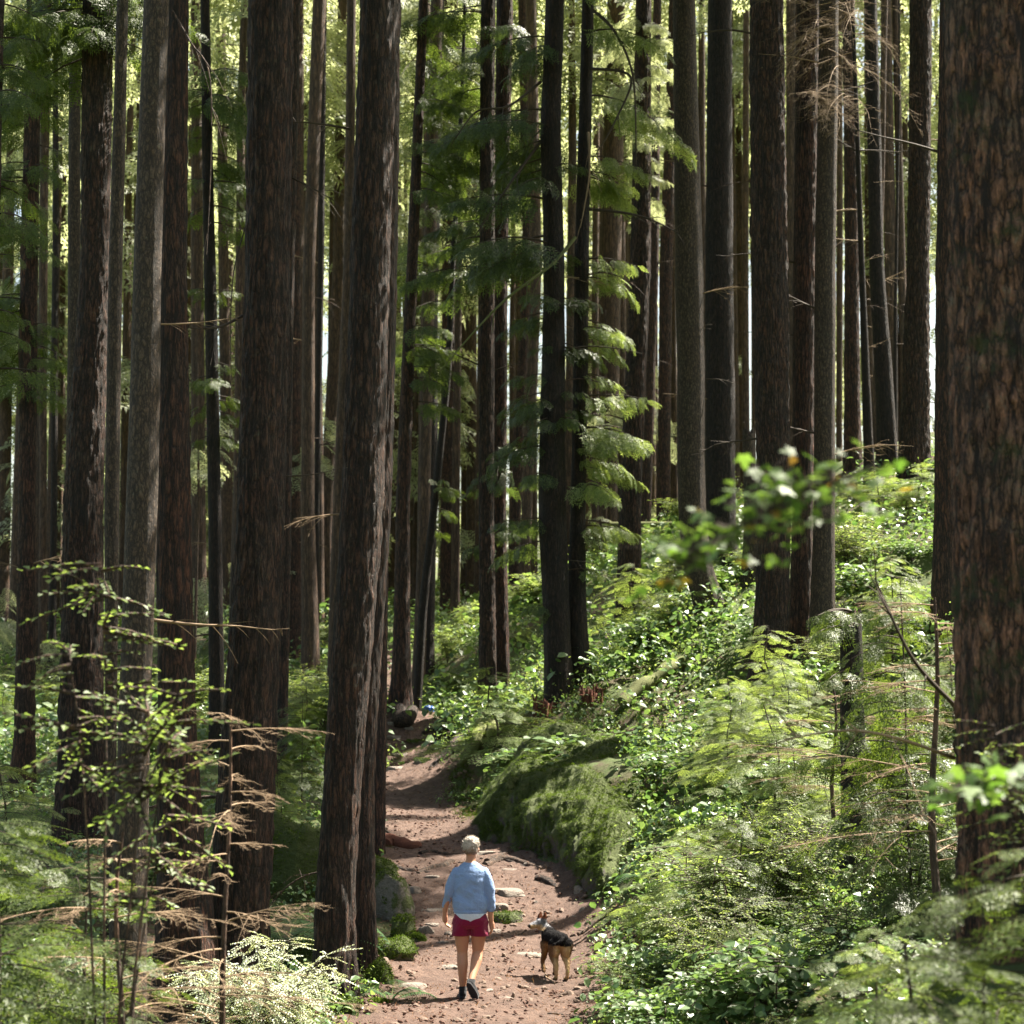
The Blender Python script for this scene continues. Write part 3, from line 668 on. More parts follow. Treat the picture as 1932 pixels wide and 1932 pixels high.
r = np.random.default_rng(11)
def bg_trees(name, label, group, cat, n, x0, x1, Y0, Y1, crowns, trunks, smin=.85, smax=1.25, dead=0, px_skip=()):
    c = 0; tries = 0
    while c < n and tries < n * 6:
        tries += 1
        Yy = Y0 + (Y1 - Y0) * r.random(); px = r.uniform(x0, x1)
        if any(a < px < b for a, b in px_skip): continue
        p = at(px, 1000, Yy); x = p[0]
        e = empty(name, (x, Yy, gz(x, Yy) - .1), label, cat, group, r.uniform(0, 6.28), r.uniform(smin, smax))
        link('trunk', trunks[r.integers(0, len(trunks))], e); link('crown', crowns[r.integers(0, len(crowns))], e)
        c += 1
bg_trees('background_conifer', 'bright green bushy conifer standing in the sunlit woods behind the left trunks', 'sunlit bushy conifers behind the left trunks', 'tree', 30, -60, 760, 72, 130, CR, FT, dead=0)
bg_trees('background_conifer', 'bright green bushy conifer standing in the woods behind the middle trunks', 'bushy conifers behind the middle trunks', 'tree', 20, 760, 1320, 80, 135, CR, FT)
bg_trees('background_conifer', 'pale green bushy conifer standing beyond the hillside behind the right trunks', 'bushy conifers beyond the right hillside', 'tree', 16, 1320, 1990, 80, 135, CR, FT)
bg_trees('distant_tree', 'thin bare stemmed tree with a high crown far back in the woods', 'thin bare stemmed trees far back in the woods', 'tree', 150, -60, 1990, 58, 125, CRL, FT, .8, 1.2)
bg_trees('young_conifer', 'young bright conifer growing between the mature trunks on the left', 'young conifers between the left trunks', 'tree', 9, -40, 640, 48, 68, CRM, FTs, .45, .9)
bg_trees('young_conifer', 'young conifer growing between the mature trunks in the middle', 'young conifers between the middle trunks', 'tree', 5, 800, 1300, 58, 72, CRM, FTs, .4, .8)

def ico(sub):
    import bmesh
    bm = bmesh.new(); bmesh.ops.create_icosphere(bm, subdivisions=sub, radius=1)
    V = np.array([v.co[:] for v in bm.verts]); Q = np.array([[v.index for v in f.verts] for f in bm.faces]); bm.free()
    return V, Q
IV, IQ = ico(5); IV3, IQ3 = ico(4); IV0, IQ0 = ico(2)
# ------------------------------------------------------------------ undergrowth
def oval(L, W, k=6, curl=.15):
    q = {6: [(0, 0), (.28, .42), (.68, .46), (1, 0), (.68, -.46), (.28, -.42)], 4: [(0, 0), (.5, .5), (1, 0), (.5, -.5)]}[k]
    P = np.array([(x * L, y * W, -curl * L * x * x + abs(y) * W * .3) for x, y in q])
    return P[None]
def lobed(L):
    q = []
    for i, (a, rr) in enumerate([(180, .15), (118, .45), (95, .30), (62, .78), (38, .42), (18, .7), (0, 1.0), (-18, .7), (-38, .42), (-62, .78), (-95, .30), (-118, .45)]):
        q.append((math.cos(math.radians(a)) * rr * L, math.sin(math.radians(a)) * rr * L, -.1 * rr * rr * L))
    return np.array(q)[None]
def leafy_twigs(r, n, L, leafP, per=10, flat=.25, sz=(.7, 1.2)):
    """flat twigs with alternate leaves along +X"""
    out = []
    for _ in range(n):
        t = np.linspace(.1, 1, per); s = np.tile([-1, 1], per)[:per]
        A = s * r.uniform(.6, 1.2, per)
        Rm = rot('z', A) @ rot('x', r.normal(0, flat, per)) @ rot('y', r.normal(.1, flat, per))
        out.append(place(leafP, Rm, np.stack([t * L, s * .004, -.15 * t * t * L], -1), r.uniform(*sz, per)))
    return out
def hemlock_proto(h, R, lv, mat, seed, start=.25, protos=SP_FINE, dens=1.0):
    r = np.random.default_rng(seed); G, mb = [], MB()
    zt = np.linspace(0, 1, 10)
    cx = (vn(v3(zt * 3, seed), 1, 3) - .5) * .12 * h; cx -= cx[0]
    mb.tube(np.stack([cx, -cx * .5, zt * h], -1), .006 * h * (1.15 - zt) + .003, 6)
    n = int(lv * dens)
    for i in range(n):
        f = start + (1 - start) * (i + r.random()) / n; z = f * h
        L = R * (1 - f) ** .65 * r.uniform(.6, 1.15) + .08 * h; az = r.uniform(0, 6.28); dr = r.uniform(.15, .45)
        x0 = np.interp(z, zt * h, cx); d = np.array([math.cos(az), math.sin(az)])
        m = max(3, int(L / .13)); t = np.linspace(.15, 1, m); s = np.tile([-1, 1], m)[:m]
        pos = np.array([x0, 0, z]) + np.stack([d[0] * t * L, d[1] * t * L, (.15 * t - dr * t * t) * L], -1)
        A = az + s * r.uniform(.4, .95, m); A[-1] = az
        G.append(place(protos[r.integers(0, 3)], rot('z', A) @ rot('y', r.normal(.22, .15, m)) @ rot('x', r.normal(0, .22, m)), pos, L * .42 * (1.1 - t) + .12))
        tt = np.linspace(0, 1, 6)
        mb.tube(np.array([x0, 0, z]) + np.stack([d[0] * tt * L, d[1] * tt * L, (.15 * tt - dr * tt * tt) * L], -1), (.003 + .003 * L) * (1 - tt * .8), 4)
    return mb.build('stem', M['wood_dark']), polymesh('foliage', [(g, 0) for g in G], [mat]), h
def shrub_proto(h, R, stems, twigs, leafP, mat, seed, per=12, tl=.35, arch=.5, wood='wood_dark', sz=(.7, 1.2), flat=.25, mats=None, f0=.3):
    r = np.random.default_rng(seed); G, mb = [], MB(); pool = leafy_twigs(r, 4, tl, leafP, per, flat, sz)
    for i in range(stems):
        az = r.uniform(0, 6.28); reach = R * r.uniform(.3, 1); hh = h * r.uniform(.6, 1)
        t = np.linspace(0, 1, 9); d = np.array([math.cos(az), math.sin(az)])
        P = np.stack([d[0] * reach * t ** 1.4, d[1] * reach * t ** 1.4, hh * (t - arch * .35 * t ** 3) / (1 - arch * .35)], -1) + (vn(v3(t * 4, i, seed), 1, 1)[:, None] - .5) * .08 * h * t[:, None]
        mb.tube(P, (.002 * h + .004) * (1 - t * .75), 4)
        m = twigs; f = r.uniform(f0, 1, m); pos = np.stack([np.interp(f, t, P[:, k]) for k in range(3)], -1)
        A = r.uniform(0, 6.28, m)
        Rm = rot('z', A) @ rot('y', r.normal(-.05, .22, m)) @ rot('x', r.normal(0, .2, m)); S = r.uniform(.6, 1.25, m)
        pk = r.integers(0, 4, m)
        for q in range(4):
            s = pk == q
            if s.any(): G.append(place(pool[q], Rm[s], pos[s], S[s]))
        for q in range(m):
            e = pos[q] + Rm[q] @ np.array([tl, 0, -.15 * tl]) * S[q] * .95
            mb.tube(np.array([pos[q], (pos[q] * .5 + e * .5) + [0, 0, .01], e]), np.array([.0022, .0016, .001]) * (1 + h), 3)
    ms = mats or [mat]
    return mb.build('stem', M[wood]), polymesh('foliage', [(g, r.integers(0, len(ms)) if r.random() < .25 else 0) for g in G], ms), h
def fern_proto(n, L, seed):
    r = np.random.default_rng(seed); G, mb = [], MB()
    for i in range(n):
        az = i / n * 6.28 + r.uniform(-.3, .3); ll = L * r.uniform(.7, 1.1); up = r.uniform(.5, 1.0)
        t = np.linspace(0, 1, 30); d = np.array([math.cos(az), math.sin(az), 0]); pz = np.array([-d[1], d[0], 0])
        X = ll * (t - .22 * t ** 3); Z = ll * up * (1.0 * t - 1.15 * t ** 2)
        P = X[:, None] * d + Z[:, None] * np.array([0, 0, 1])
        mb.tube(P[::3], .005 * (1.1 - t[::3]), 3)
        for s in (-1, 1):
            w_ = ll * .15 * np.sin(np.clip(t * 1.05 + .06, 0, 1) * math.pi) ** .6
            tip = P + s * pz * w_[:, None] + d * ll * .02 + np.stack([0 * t, 0 * t, -w_ * .25], -1)
            a = P - d * ll * .011; b = P + d * ll * .013
            G.append(np.stack([a, tip, b], 1)[2:])
    return mb.build('stem', M['wood_moss']), polymesh('foliage', [(g, 0) for g in G], [M['fern']]), L * .5
def dead_proto(h, R, lv, seed, wood='wood_pale', finer=5, start=.3):
    r = np.random.default_rng(seed); mb = MB(); st = MB()
    zt = np.linspace(0, 1, 10); cx = (vn(v3(zt * 2.5, seed), 1, 3) - .5) * .1 * h; cx -= cx[0]
    st.tube(np.stack([cx, 0 * cx, zt * h], -1), .006 * h * (1.1 - zt) + .004, 6)
    for i in range(lv):
        f = start + (1 - start) * (i + r.random()) / lv
        b = twig_branch(r, R * (1.15 - f) ** .5 * r.uniform(.4, 1.15), 16, r.uniform(.1, .5), .0045, .42, finer, r.uniform(.05, .4))
        Rm = rot('z', np.array(r.uniform(0, 6.28)))
        for V, Q in zip(b.V, b.Q): mb.n = mb.n; mb.V.append(V @ Rm.T + [np.interp(f, zt, cx), 0, f * h]); mb.Q.append(Q - 0)
        k = len(b.V)
        base_n = mb.n; off = 0
        for j in range(k):
            mb.Q[-k + j] = b.Q[j] + base_n; mb.M.append(b.M[j])
        mb.n += b.n
    return st.build('stem', M['bark_far']), mb.build('twigs', M[wood]), h

LEAF_S = np.concatenate([oval(.028, .019, 4, .1)]); LEAF_M = oval(.06, .04); LEAF_L = oval(.082, .056)
PR = dict(
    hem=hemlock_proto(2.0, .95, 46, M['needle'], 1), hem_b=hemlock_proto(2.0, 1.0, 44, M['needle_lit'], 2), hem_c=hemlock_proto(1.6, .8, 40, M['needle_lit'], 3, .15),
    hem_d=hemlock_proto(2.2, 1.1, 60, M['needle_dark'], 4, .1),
    berry=shrub_proto(1.0, .55, 9, 30, LEAF_S, M['berry'], 5, 16, .26), berry_b=shrub_proto(1.3, .7, 11, 32, LEAF_S * 1.1, M['needle_lit'], 6, 16, .3),
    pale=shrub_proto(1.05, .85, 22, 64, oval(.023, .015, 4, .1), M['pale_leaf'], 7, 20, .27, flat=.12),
    salal=shrub_proto(.55, .45, 9, 9, LEAF_M, M['salal'], 8, 7, .22, flat=.4), salal_b=shrub_proto(.7, .5, 10, 10, LEAF_L, M['salal'], 9, 6, .26, flat=.4, mats=[M['salal'], M['berry'], M['maple_old']]),
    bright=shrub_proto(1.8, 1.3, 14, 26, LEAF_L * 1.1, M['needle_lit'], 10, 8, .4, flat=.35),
    blur=shrub_proto(2.6, .42, 5, 24, oval(.034, .022, 4, .1), M['berry'], 11, 12, .26, flat=.2, f0=.74, wood='bark_far'),
    fern=fern_proto(13, .9, 12), fern_b=fern_proto(10, .7, 13),
    dead=dead_proto(2.2, .8, 26, 14), dead_b=dead_proto(1.6, .7, 18, 15, start=.2))
def plant(kind, px, pyt, Y, label, name='shrub', cat='shrub', group=None, rz=None, wide=1.0, dz=0):
    st, fo, h = PR[kind]
    x = at(px, 966, Y)[0]; z = gz(x, Y) + dz; zt = at(px, pyt, Y)[2]
    s = max(.25, (zt - z) / h)
    e = empty(name, (x, Y, z - .03), label, cat, group, rng.uniform(0, 6.28) if rz is None else rz, s)
    if wide != 1: e.scale = (s * wide, s * wide, s)
    link('stem', st, e); link('twigs' if kind.startswith('dead') else 'foliage', fo, e)
    return e
P_ = plant
# right bank
P_('hem_b', 1445, 1325, 24, 'airy pale green hemlock sapling with a dark crooked stem, right of the mossy ledge', 'hemlock_sapling', 'sapling', wide=1.5)
P_('hem_c', 1520, 1285, 28, 'pale green hemlock sapling with drooping bright tips just left of the short trunk', 'hemlock_sapling', 'sapling', wide=1.3)
P_('berry_b', 1480, 1500, 20, 'leafy shrub with three thin black stems left of the short trunk with shelf fungi', wide=.9)
P_('berry', 1395, 1540, 20, 'small leaved shrub half hiding the bank, left of the black stemmed shrub', wide=1.3)
P_('hem_b', 1290, 1560, 22, 'low green hemlock sapling leaning over the trail right behind the dog', 'hemlock_sapling', 'sapling', wide=1.5)
P_('hem', 1712, 1080, 17, 'tall soft green hemlock sapling beside the giant right trunk', 'hemlock_sapling', 'sapling', wide=.62)
P_('hem_d', 1720, 1390, 17, 'dark green bushy hemlock sapling at the left foot of the giant right trunk', 'hemlock_sapling', 'sapling', wide=1.1)
P_('dead', 1760, 1120, 16, 'brown dry twiggy sapling touching the left side of the giant right trunk', 'dead_sapling', 'sapling', wide=1.7)
P_('dead_b', 1570, 1280, 22, 'brown dry twigs of a dead sapling behind the short trunk', 'dead_sapling', 'sapling', wide=1.8)
P_('blur', 1975, 1180, 9.5, 'blurred green leafy shrub in front of the giant right trunk', wide=.9)
P_('hem', 1830, 1640, 9.5, 'blurred hemlock bough mass at the bottom right corner', 'hemlock_sapling', 'sapling', wide=1.2)
P_('hem_b', 1640, 1740, 11, 'blurred light green hemlock sapling at the lower right', 'hemlock_sapling', 'sapling', wide=1.2)
P_('berry', 1600, 1640, 17, 'bright leafy shrub in front of the foot of the short trunk', wide=1.2)
P_('salal_b', 1230, 1760, 20.5, 'large leaved glossy shrub with yellow tints at the right trail edge, nearest the dog', wide=1.2)
P_('berry_b', 1340, 1680, 18.5, 'pale fine leaved shrub right of the glossy trail edge shrub', wide=1.2)
P_('salal', 1450, 1740, 16.5, 'glossy round leaved shrub at the bottom right, between two blurred plants', wide=1.3)
P_('salal_b', 1250, 1850, 17.5, 'dark glossy shrub at the bottom edge right of the trail', wide=1.3)
P_('berry', 1180, 1790, 20, 'bright fine leaved little shrub spilling onto the right trail edge', wide=1.4)
P_('hem_c', 1190, 1060, 44, 'feathery light green sapling in front of the dark furrowed trunk', 'hemlock_sapling', 'sapling', wide=1.3)
P_('hem_b', 1270, 1120, 40, 'layered pale sapling among sunlit leaves left of the bent grey trunk', 'hemlock_sapling', 'sapling', wide=1.3)
P_('hem_b', 1660, 880, 42, 'sunlit light green sapling on the hilltop below the leaning trunks', 'hemlock_sapling', 'sapling', wide=2.2)
P_('hem_c', 1740, 870, 41, 'bright sapling on the hilltop beside the straight dark brown trunk', 'hemlock_sapling', 'sapling', wide=1.8)
P_('berry_b', 1600, 960, 38, 'sunlit bushy shrub on the slope right of the touching pair of trunks', wide=1.8)
P_('salal_b', 1720, 1010, 36, 'sunlit broad leaved shrub on the slope left of the giant trunk', wide=2)
P_('bright', 845, 1190, 52, 'sunny yellow green bush left of the rooted twin trunks', wide=.9)
P_('bright', 990, 1180, 50, 'sunlit bush between the rooted twin and the broad black trunk', wide=.8)
P_('hem_c', 925, 1255, 36.5, 'yellow green feathery sapling in front of the rooted twin trunks', 'hemlock_sapling', 'sapling', wide=1.9)
P_('salal_b', 1110, 1370, 33, 'glossy shrub growing on top of the mossy rock ledge', wide=1.9)
P_('salal', 1010, 1390, 34.5, 'small dark leaved shrub at the upper left of the mossy rock ledge', wide=1.5)
P_('fern', 1030, 1430, 33, 'sword fern on the crest of the mossy rock ledge', 'fern', 'fern')
P_('fern_b', 960, 1480, 33.5, 'small fern on the left shoulder of the mossy rock ledge', 'fern', 'fern')
P_('fern_b', 1225, 1590, 25.2, 'little grey green fern at the right end of the mossy rock ledge', 'fern', 'fern')
P_('hem', 1790, 1770, 8.6, 'very blurred soft green bough mass at the bottom edge, left of the corner', 'hemlock_sapling', 'sapling', wide=1.5)
P_('hem_b', 1945, 1590, 8.8, 'very blurred pale sapling cut by the right picture edge', 'hemlock_sapling', 'sapling', wide=1.2)
# left side
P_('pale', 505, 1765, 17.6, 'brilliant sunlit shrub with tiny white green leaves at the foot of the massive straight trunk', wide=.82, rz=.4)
P_('blur', 225, 1010, 11, 'blurred green leafy sapling in front of the left trunks', wide=.85)
P_('dead', 440, 1330, 14, 'dead brown sapling with fine curved twigs in front of the massive straight trunk', 'dead_sapling', 'sapling', wide=1.2)
P_('dead_b', 236, 1560, 13, 'dead forked sapling with pale brown twigs at the lower left', 'dead_sapling', 'sapling', wide=1.4)
P_('hem', 60, 1540, 11.5, 'soft green hemlock sapling filling the lower left corner', 'hemlock_sapling', 'sapling', wide=1.2)
P_('hem', 170, 1620, 13.5, 'soft green hemlock sapling right of the corner sapling at lower left', 'hemlock_sapling', 'sapling', wide=1.2)
P_('hem_c', 20, 1440, 24, 'bright sapling at the left picture edge behind the blurred plants', 'hemlock_sapling', 'sapling', wide=1.4)
P_('fern', 548, 1640, 22.5, 'large sword fern hanging between the two biggest left trunks', 'fern', 'fern', wide=1.0)
P_('fern_b', 530, 1740, 21.5, 'dark fern below the large sword fern', 'fern', 'fern', wide=1.2)
P_('fern_b', 742, 1795, 21.4, 'tiny fern between mossy stones at the left trail edge', 'fern', 'fern', wide=.8)
P_('hem', 575, 1310, 32, 'young green hemlock right of the massive straight trunk', 'hemlock_sapling', 'sapling', wide=.9)
P_('hem_c', 530, 1420, 29, 'small hemlock seedling half hidden by the massive straight trunk', 'hemlock_sapling', 'sapling', wide=.9)
P_('bright', 385, 1240, 46, 'sunlit leafy bush behind the slim dark reddish trunk', wide=.8)
P_('bright', 100, 1290, 44, 'sunlit bush right of the bough draped trunk', wide=.8)
P_('hem_c', 15, 1290, 42, 'light green sapling left of the bough draped trunk', 'hemlock_sapling', 'sapling', wide=1.2)

def sprig(name, px0, py0, px1, py1, Y, leafP, n, mats, label, spread=.2, rad=.004):
    """a twig reaching into the picture, leaves in fans"""
    r = np.random.default_rng(int(px0)); a, b = at(px0, py0, Y), at(px1, py1, Y)
    t = np.linspace(0, 1, 8); P = a + (b - a) * t[:, None] + np.stack([0 * t, .1 * t, .04 * np.sin(t * 3)], -1)
    e = empty(name, a, label, 'branch')
    mb = MB().tube(P - a, rad * (1.2 - t), 5)
    f = 1 - .85 * r.random(n) ** 1.15; pos = np.stack([np.interp(f, t, P[:, k]) for k in range(3)], -1)
    tip = pos + r.normal(0, spread, (n, 3)) * np.array([1, 1, .55])
    for q in range(n): mb.tube(np.array([pos[q], tip[q]]) - a, np.array([.0018, .001]), 3)
    link('twig', mb.build('twig', M['wood_dark']), e)
    Rm = rot('z', r.uniform(0, 6.28, n)) @ rot('y', r.normal(.35, .35, n)) @ rot('x', r.normal(0, .4, n))
    S = r.uniform(.6, 1.2, n); mi = (r.random(n) < .05).astype(int)
    link('leaves', polymesh('leaves', [(place(leafP, Rm[mi == k], tip[mi == k] - a, S[mi == k]), k) for k in (0, 1) if (mi == k).any()], mats), e)
mm = [M['maple'], M['maple_old']]
sprig('leafy_branch', 1650, 880, 1275, 1075, 5.8, lobed(.044), 250, mm, 'blurred bright maple branch hanging in front of the trunks right of the centre', .085, .005)
sprig('leafy_branch', 1720, 1000, 1440, 900, 6.2, lobed(.05), 26, mm, 'blurred thin leafy twig just above the bright maple branch', .07)
sprig('leafy_branch', 2010, 1490, 1790, 1500, 6.5, lobed(.07), 60, [M['maple'], M['maple']], 'blurred yellow green leafy branch in front of the giant right trunk', .09)

# scattered low shrubs filling the slopes
def scatter(n, zone, kinds, label, group, hmin, hmax, name='low_shrub', seed=3, wide=1.3):
    r = np.random.default_rng(seed); c = 0
    while c < n:
        Y = r.uniform(zone[0], zone[1]); cc, hw = path_c(Y)
        x = at(r.uniform(zone[2], zone[3]), 966, Y)[0]
        if abs(x - cc) < hw + .45 and Y < 60: 
            if r.random() < .98: continue
        if Y > 29 and 700 < (x * F / Y + CX) < 905 and Y < 47: c += .2; continue
        if 865 < (x * F / Y + CX) < 1290 and 24.5 < Y < 34: c += .25; continue
        if 1540 < (x * F / Y + CX) < 1685 and Y < 21: c += .05; continue
        k = kinds[r.integers(0, len(kinds))]; st, fo, h = PR[k]; s = r.uniform(hmin, hmax) / h
        e = empty(name, (x, Y, gz(x, Y) - .03), label, 'shrub', group, r.uniform(0, 6.28), s); e.scale = (s * wide, s * wide, s)
        link('stem', st, e); link('foliage', fo, e); c += 1
scatter(26, (15, 27, 1200, 1960), ['salal', 'salal_b', 'berry', 'hem_c'], 'low leafy shrub in the dense growth on the near right bank', 'low shrubs on the near right bank', .35, .75, seed=4)
scatter(20, (17, 31, 1290, 1800), ['hem_b', 'hem_c', 'hem'], 'feathery little hemlock among the growth on the right bank', 'little hemlocks on the right bank', .8, 1.7, name='young_hemlock', seed=14, wide=1.3)
scatter(40, (29, 46, 1120, 1850), ['salal_b', 'salal', 'berry_b', 'hem_c'], 'low sunlit shrub on the slope behind the mossy ledge', 'low shrubs on the sunlit right slope', .4, .85, seed=5, wide=1.6)
scatter(16, (15, 26, -60, 330), ['berry', 'fern', 'salal', 'hem_c'], 'low shrub in the shady growth at the lower left', 'low shrubs at the lower left', .4, .8, seed=6)
scatter(34, (36, 66, -60, 700), ['bright', 'hem_c', 'berry_b', 'hem_b'], 'low bright shrub on the sunny forest floor behind the left trunks', 'low shrubs behind the left trunks', .6, 1.5, seed=7, wide=1.5)
scatter(26, (46, 70, 780, 1300), ['bright', 'hem_c', 'berry_b'], 'low bright shrub on the forest floor behind the middle trunks', 'low shrubs behind the middle trunks', .5, 1.2, seed=8, wide=1.5)

# ground cover (uncountable): leaves, litter and moss tufts ----------------------------
def cover(name, n, zone, protos, mats, seed, size=(.7, 1.4), noise_s=.8, thr=.45, lift=.0, on_path=False, tilt=.35, dens_fall=0.0):
    r = np.random.default_rng(seed)
    Y = zone[0] * (zone[1] / zone[0]) ** r.random(n) if not on_path else r.uniform(zone[0], zone[1], n)
    px = r.uniform(zone[2], zone[3], n); x = (px - CX) / F * Y
    c, hw = path_c(Y); d = (np.abs(x - c) - hw)
    keep = (d < .35) if on_path else ((d > -.12 + .25 * (vn(v3(x, Y), 3, 8) - .5)) | (Y > 58))
    keep &= fbm(v3(x, Y), noise_s, seed) > thr
    if not on_path: keep &= ~((px > 868) & (px < 1190) & (Y > 25.5) & (Y < 31.5))
    x, Y = x[keep], Y[keep]; m = len(x)
    T = np.stack([x, Y, ground(x, Y) + lift], -1)
    Rm = rot('z', r.uniform(0, 6.28, m)) @ rot('y', r.normal(0, tilt, m)) @ rot('x', r.normal(0, tilt, m))
    S = r.uniform(*size, m) * (1 + dens_fall * (Y - 15) / 30)
    pk = r.integers(0, len(protos), m); G = []
    for q, (P, mi) in enumerate(protos):
        s = pk == q
        if s.any(): G.append((place(P, Rm[s], T[s], S[s]), mi))
    o = link(name, polymesh(name, G, mats)); o['kind'] = 'stuff'
    return o
def clump(r, n, P, R, h, tilt=.4):
    pos = np.stack([r.normal(0, R, n), r.normal(0, R, n), r.uniform(.15, 1, n) * h], -1)
    return place(P, rot('z', r.uniform(0, 6.28, n)) @ rot('y', r.normal(.2, tilt, n)) @ rot('x', r.normal(0, tilt, n)), pos, r.uniform(.6, 1.2, n))
r = np.random.default_rng(31)
CS = [(clump(r, 12, oval(.07, .048), .12, .26), 0), (clump(r, 14, oval(.06, .042), .12, .2), 0), (clump(r, 9, oval(.085, .055), .11, .3), 0), (clump(r, 26, oval(.03, .02, 4), .10, .24), 1), (clump(r, 30, oval(.028, .018, 4), .12, .3), 1)]
cover('ground_cover', 5200, (14, 48, 1130, 2020), CS, [M['salal'], M['berry']], 1, (.7, 1.5), .9, .44, dens_fall=.9)
cover('ground_cover', 2400, (14, 40, -120, 700), CS, [M['salal'], M['berry']], 2, (.7, 1.3), .9, .47, dens_fall=.5)
cover('ground_cover', 5200, (38, 110, -120, 1400), CS, [M['salal'], M['needle_lit']], 3, (1.0, 2.0), .5, .40, dens_fall=.7)
cover('ground_cover', 1700, (34, 60, 800, 1150), CS, [M['salal'], M['berry']], 4, (.8, 1.4), .9, .45)
tuft = np.array([[[math.cos(a) * .006, math.sin(a) * .006, 0], [math.cos(a) * .035, math.sin(a) * .035, .05], [math.cos(a + .9) * .006, math.sin(a + .9) * .006, 0]] for a in np.linspace(0, 6.28, 7)])
cover('moss', 42000, (26, 46, 700, 1250), [(tuft, 0)], [M['moss']], 5, (.7, 1.8), .9, .42, on_path=False)
cover('moss', 22000, (16, 27, 560, 1300), [(tuft, 0)], [M['moss']], 6, (.6, 1.4), 1.2, .5)
chip = [(oval(.035, .012, 4, .1), 0), (oval(.02, .016, 4, .3), 0), (oval(.07, .008, 4, .05), 0)]
cover('leaf_litter', 34000, (18, 50, 560, 1250), chip, [M['brown_leaf']], 7, (.5, 1.5), 2, .44, .035, True, .5)
cover('leaf_litter', 26000, (15, 50, -100, 2000), chip, [M['brown_leaf']], 8, (.8, 2.0), 2, .3, .03, False, .5)
pb = (IV0 * np.array([.03, .024, .016]) * (1 + (fbm(IV0, 1.5, 4, 2)[:, None] - .5)))[IQ0]
cover('pebble_litter', 1300, (18, 48, 560, 1250), [(pb, 0)], [plain('pebble_brown', (.15, .105, .08), .9, 0, var=.6)], 19, (.3, 1.8), 1.1, .42, .035, True, .4)
# fir cones and bark crumbs lying on the trail
cv, cq = tube([[0, 0, 0], [.012, 0, .004], [.035, 0, .004], [.05, 0, 0]], [.004, .012, .011, .003], 6)
cover('cone_litter', 3600, (18, 45, 560, 1250), [(cv[cq], 0)], [plain('cone_brown', (.10, .05, .035), .9, 0, var=.5)], 9, (.5, 1.3), 1.4, .42, .045, True, .3)

# ------------------------------------------------------------------ rocks, ledge, roots, logs
def rock(px, py, wpx, h, label, mat='rock', depth=.8, rz=0, flat=1.0, name='trail_stone', group=None, cat='stone', cut=None, sink=.35, seed=None):
    """stone whose visible middle stands on the ground seen at (px,py); wpx wide in the photograph"""
    p = hit(px, py); wd = wpx / F * p[1] / 2; sd = seed if seed is not None else int(px * 7 + py)
    big = wd > .3
    V = (IV if big else IV3).copy(); Q = IQ if big else IQ3
    V = V * (np.abs(V).max(1)[:, None] ** -.35)       # a little boxier than a ball
    n1 = (fbm(V, 1.1, sd, 2) - .5) * .75; n2 = (fbm(V, 3.2, sd + 5, 3) - .5) * .28; n3 = (fbm(V, 11, sd + 9, 2) - .5) * .06
    V = V * (1 + n1 + n2 + n3)[:, None]
    fr = np.random.default_rng(sd)
    for _ in range(9):                                # broken facets
        d_ = fr.normal(0, 1, 3) * [1, 1, .8]; d_ /= np.linalg.norm(d_); t_ = V @ d_; lim = fr.uniform(.72, .92); V = V - np.maximum(t_ - lim, 0)[:, None] * .85 * d_
    V *= np.array([wd, wd * depth, h])
    if flat < 1: V[:, 2] = np.minimum(V[:, 2], h * flat + (V[:, 2] - h * flat) * .12)
    e = link(name, mesh(name, V, Q, M[mat]), None, (p[0], p[1] + wd * depth * .5, p[2] + h * (.6 - sink)))
    e.rotation_euler = (0, .0, rz)
    if mat != 'rock':
        r_ = np.random.default_rng(sd); m_ = e.data; n_ = np.empty(len(V) * 3, np.float32); m_.vertices.foreach_get('normal', n_); n_ = n_.reshape(-1, 3)
        k_ = r_.integers(0, len(V), int(2200 + 9000 * min(1, wd * h * 4))); nz_ = fbm(V[k_], 5, sd, 3)
        k_ = k_[(n_[k_, 2] * .35 + nz_ > (.52 if mat == 'rock_moss' else .66)) & (V[k_, 2] > -h * .35)]
        a_ = r_.normal(0, .8, (len(k_), 3)) + n_[k_] * 1.1 - [0, 0, .3]; a_ /= np.linalg.norm(a_, axis=1)[:, None]; s_ = np.cross(a_, n_[k_] + .01); s_ /= np.linalg.norm(s_, axis=1)[:, None] + 1e-6
        L_ = r_.uniform(.015, .045, (len(k_), 1)); p_ = V[k_] + r_.normal(0, .008, (len(k_), 3))
        link('moss', polymesh('moss', [(np.stack([p_ - s_ * .006, p_ + a_ * L_, p_ + s_ * .006], 1), 0)], [M['moss']]), e)['kind'] = 'stuff'
    return setp(e, label, cat, group)
def cpx(x, y): return 695.5 + x / 3.571, 1507 + y / 3.571
def crock(x, y, w_, h, label, **k):
    px, py = cpx(x, y); return rock(px, py, w_ / 3.571, h, label, **k)
crock(925, 668, 235, .13, 'long dark edged flat slab lying across the trail right of the walker', flat=.55)
crock(862, 775, 150, .12, 'pale topped stone with a dark front edge beside the walker right arm', flat=.6)
crock(935, 850, 235, .13, 'broad rounded brown stone between the walker and the dog', mat='rock_half', flat=.9)
crock(425, 775, 230, .07, 'wide flat grey slab on the trail left of the walker', flat=.5)
crock(430, 555, 120, .07, 'flat pale stone near the roots, up the trail left of the walker head', flat=.5)
crock(300, 655, 105, .10, 'small smooth grey stone at the left side of the trail', flat=.9)
crock(385, 935, 110, .11, 'rounded grey stone left of the walker thighs', flat=.9)
crock(420, 870, 130, .06, 'sunny low stone between the rounded grey stone and the wide flat slab', flat=.5)
crock(535, 940, 60, .05, 'small tilted stone chip next to the walker left thigh')
crock(500, 1000, 110, .06, 'thin dark stone sticking out of the dirt left of the walker knees', flat=.6)
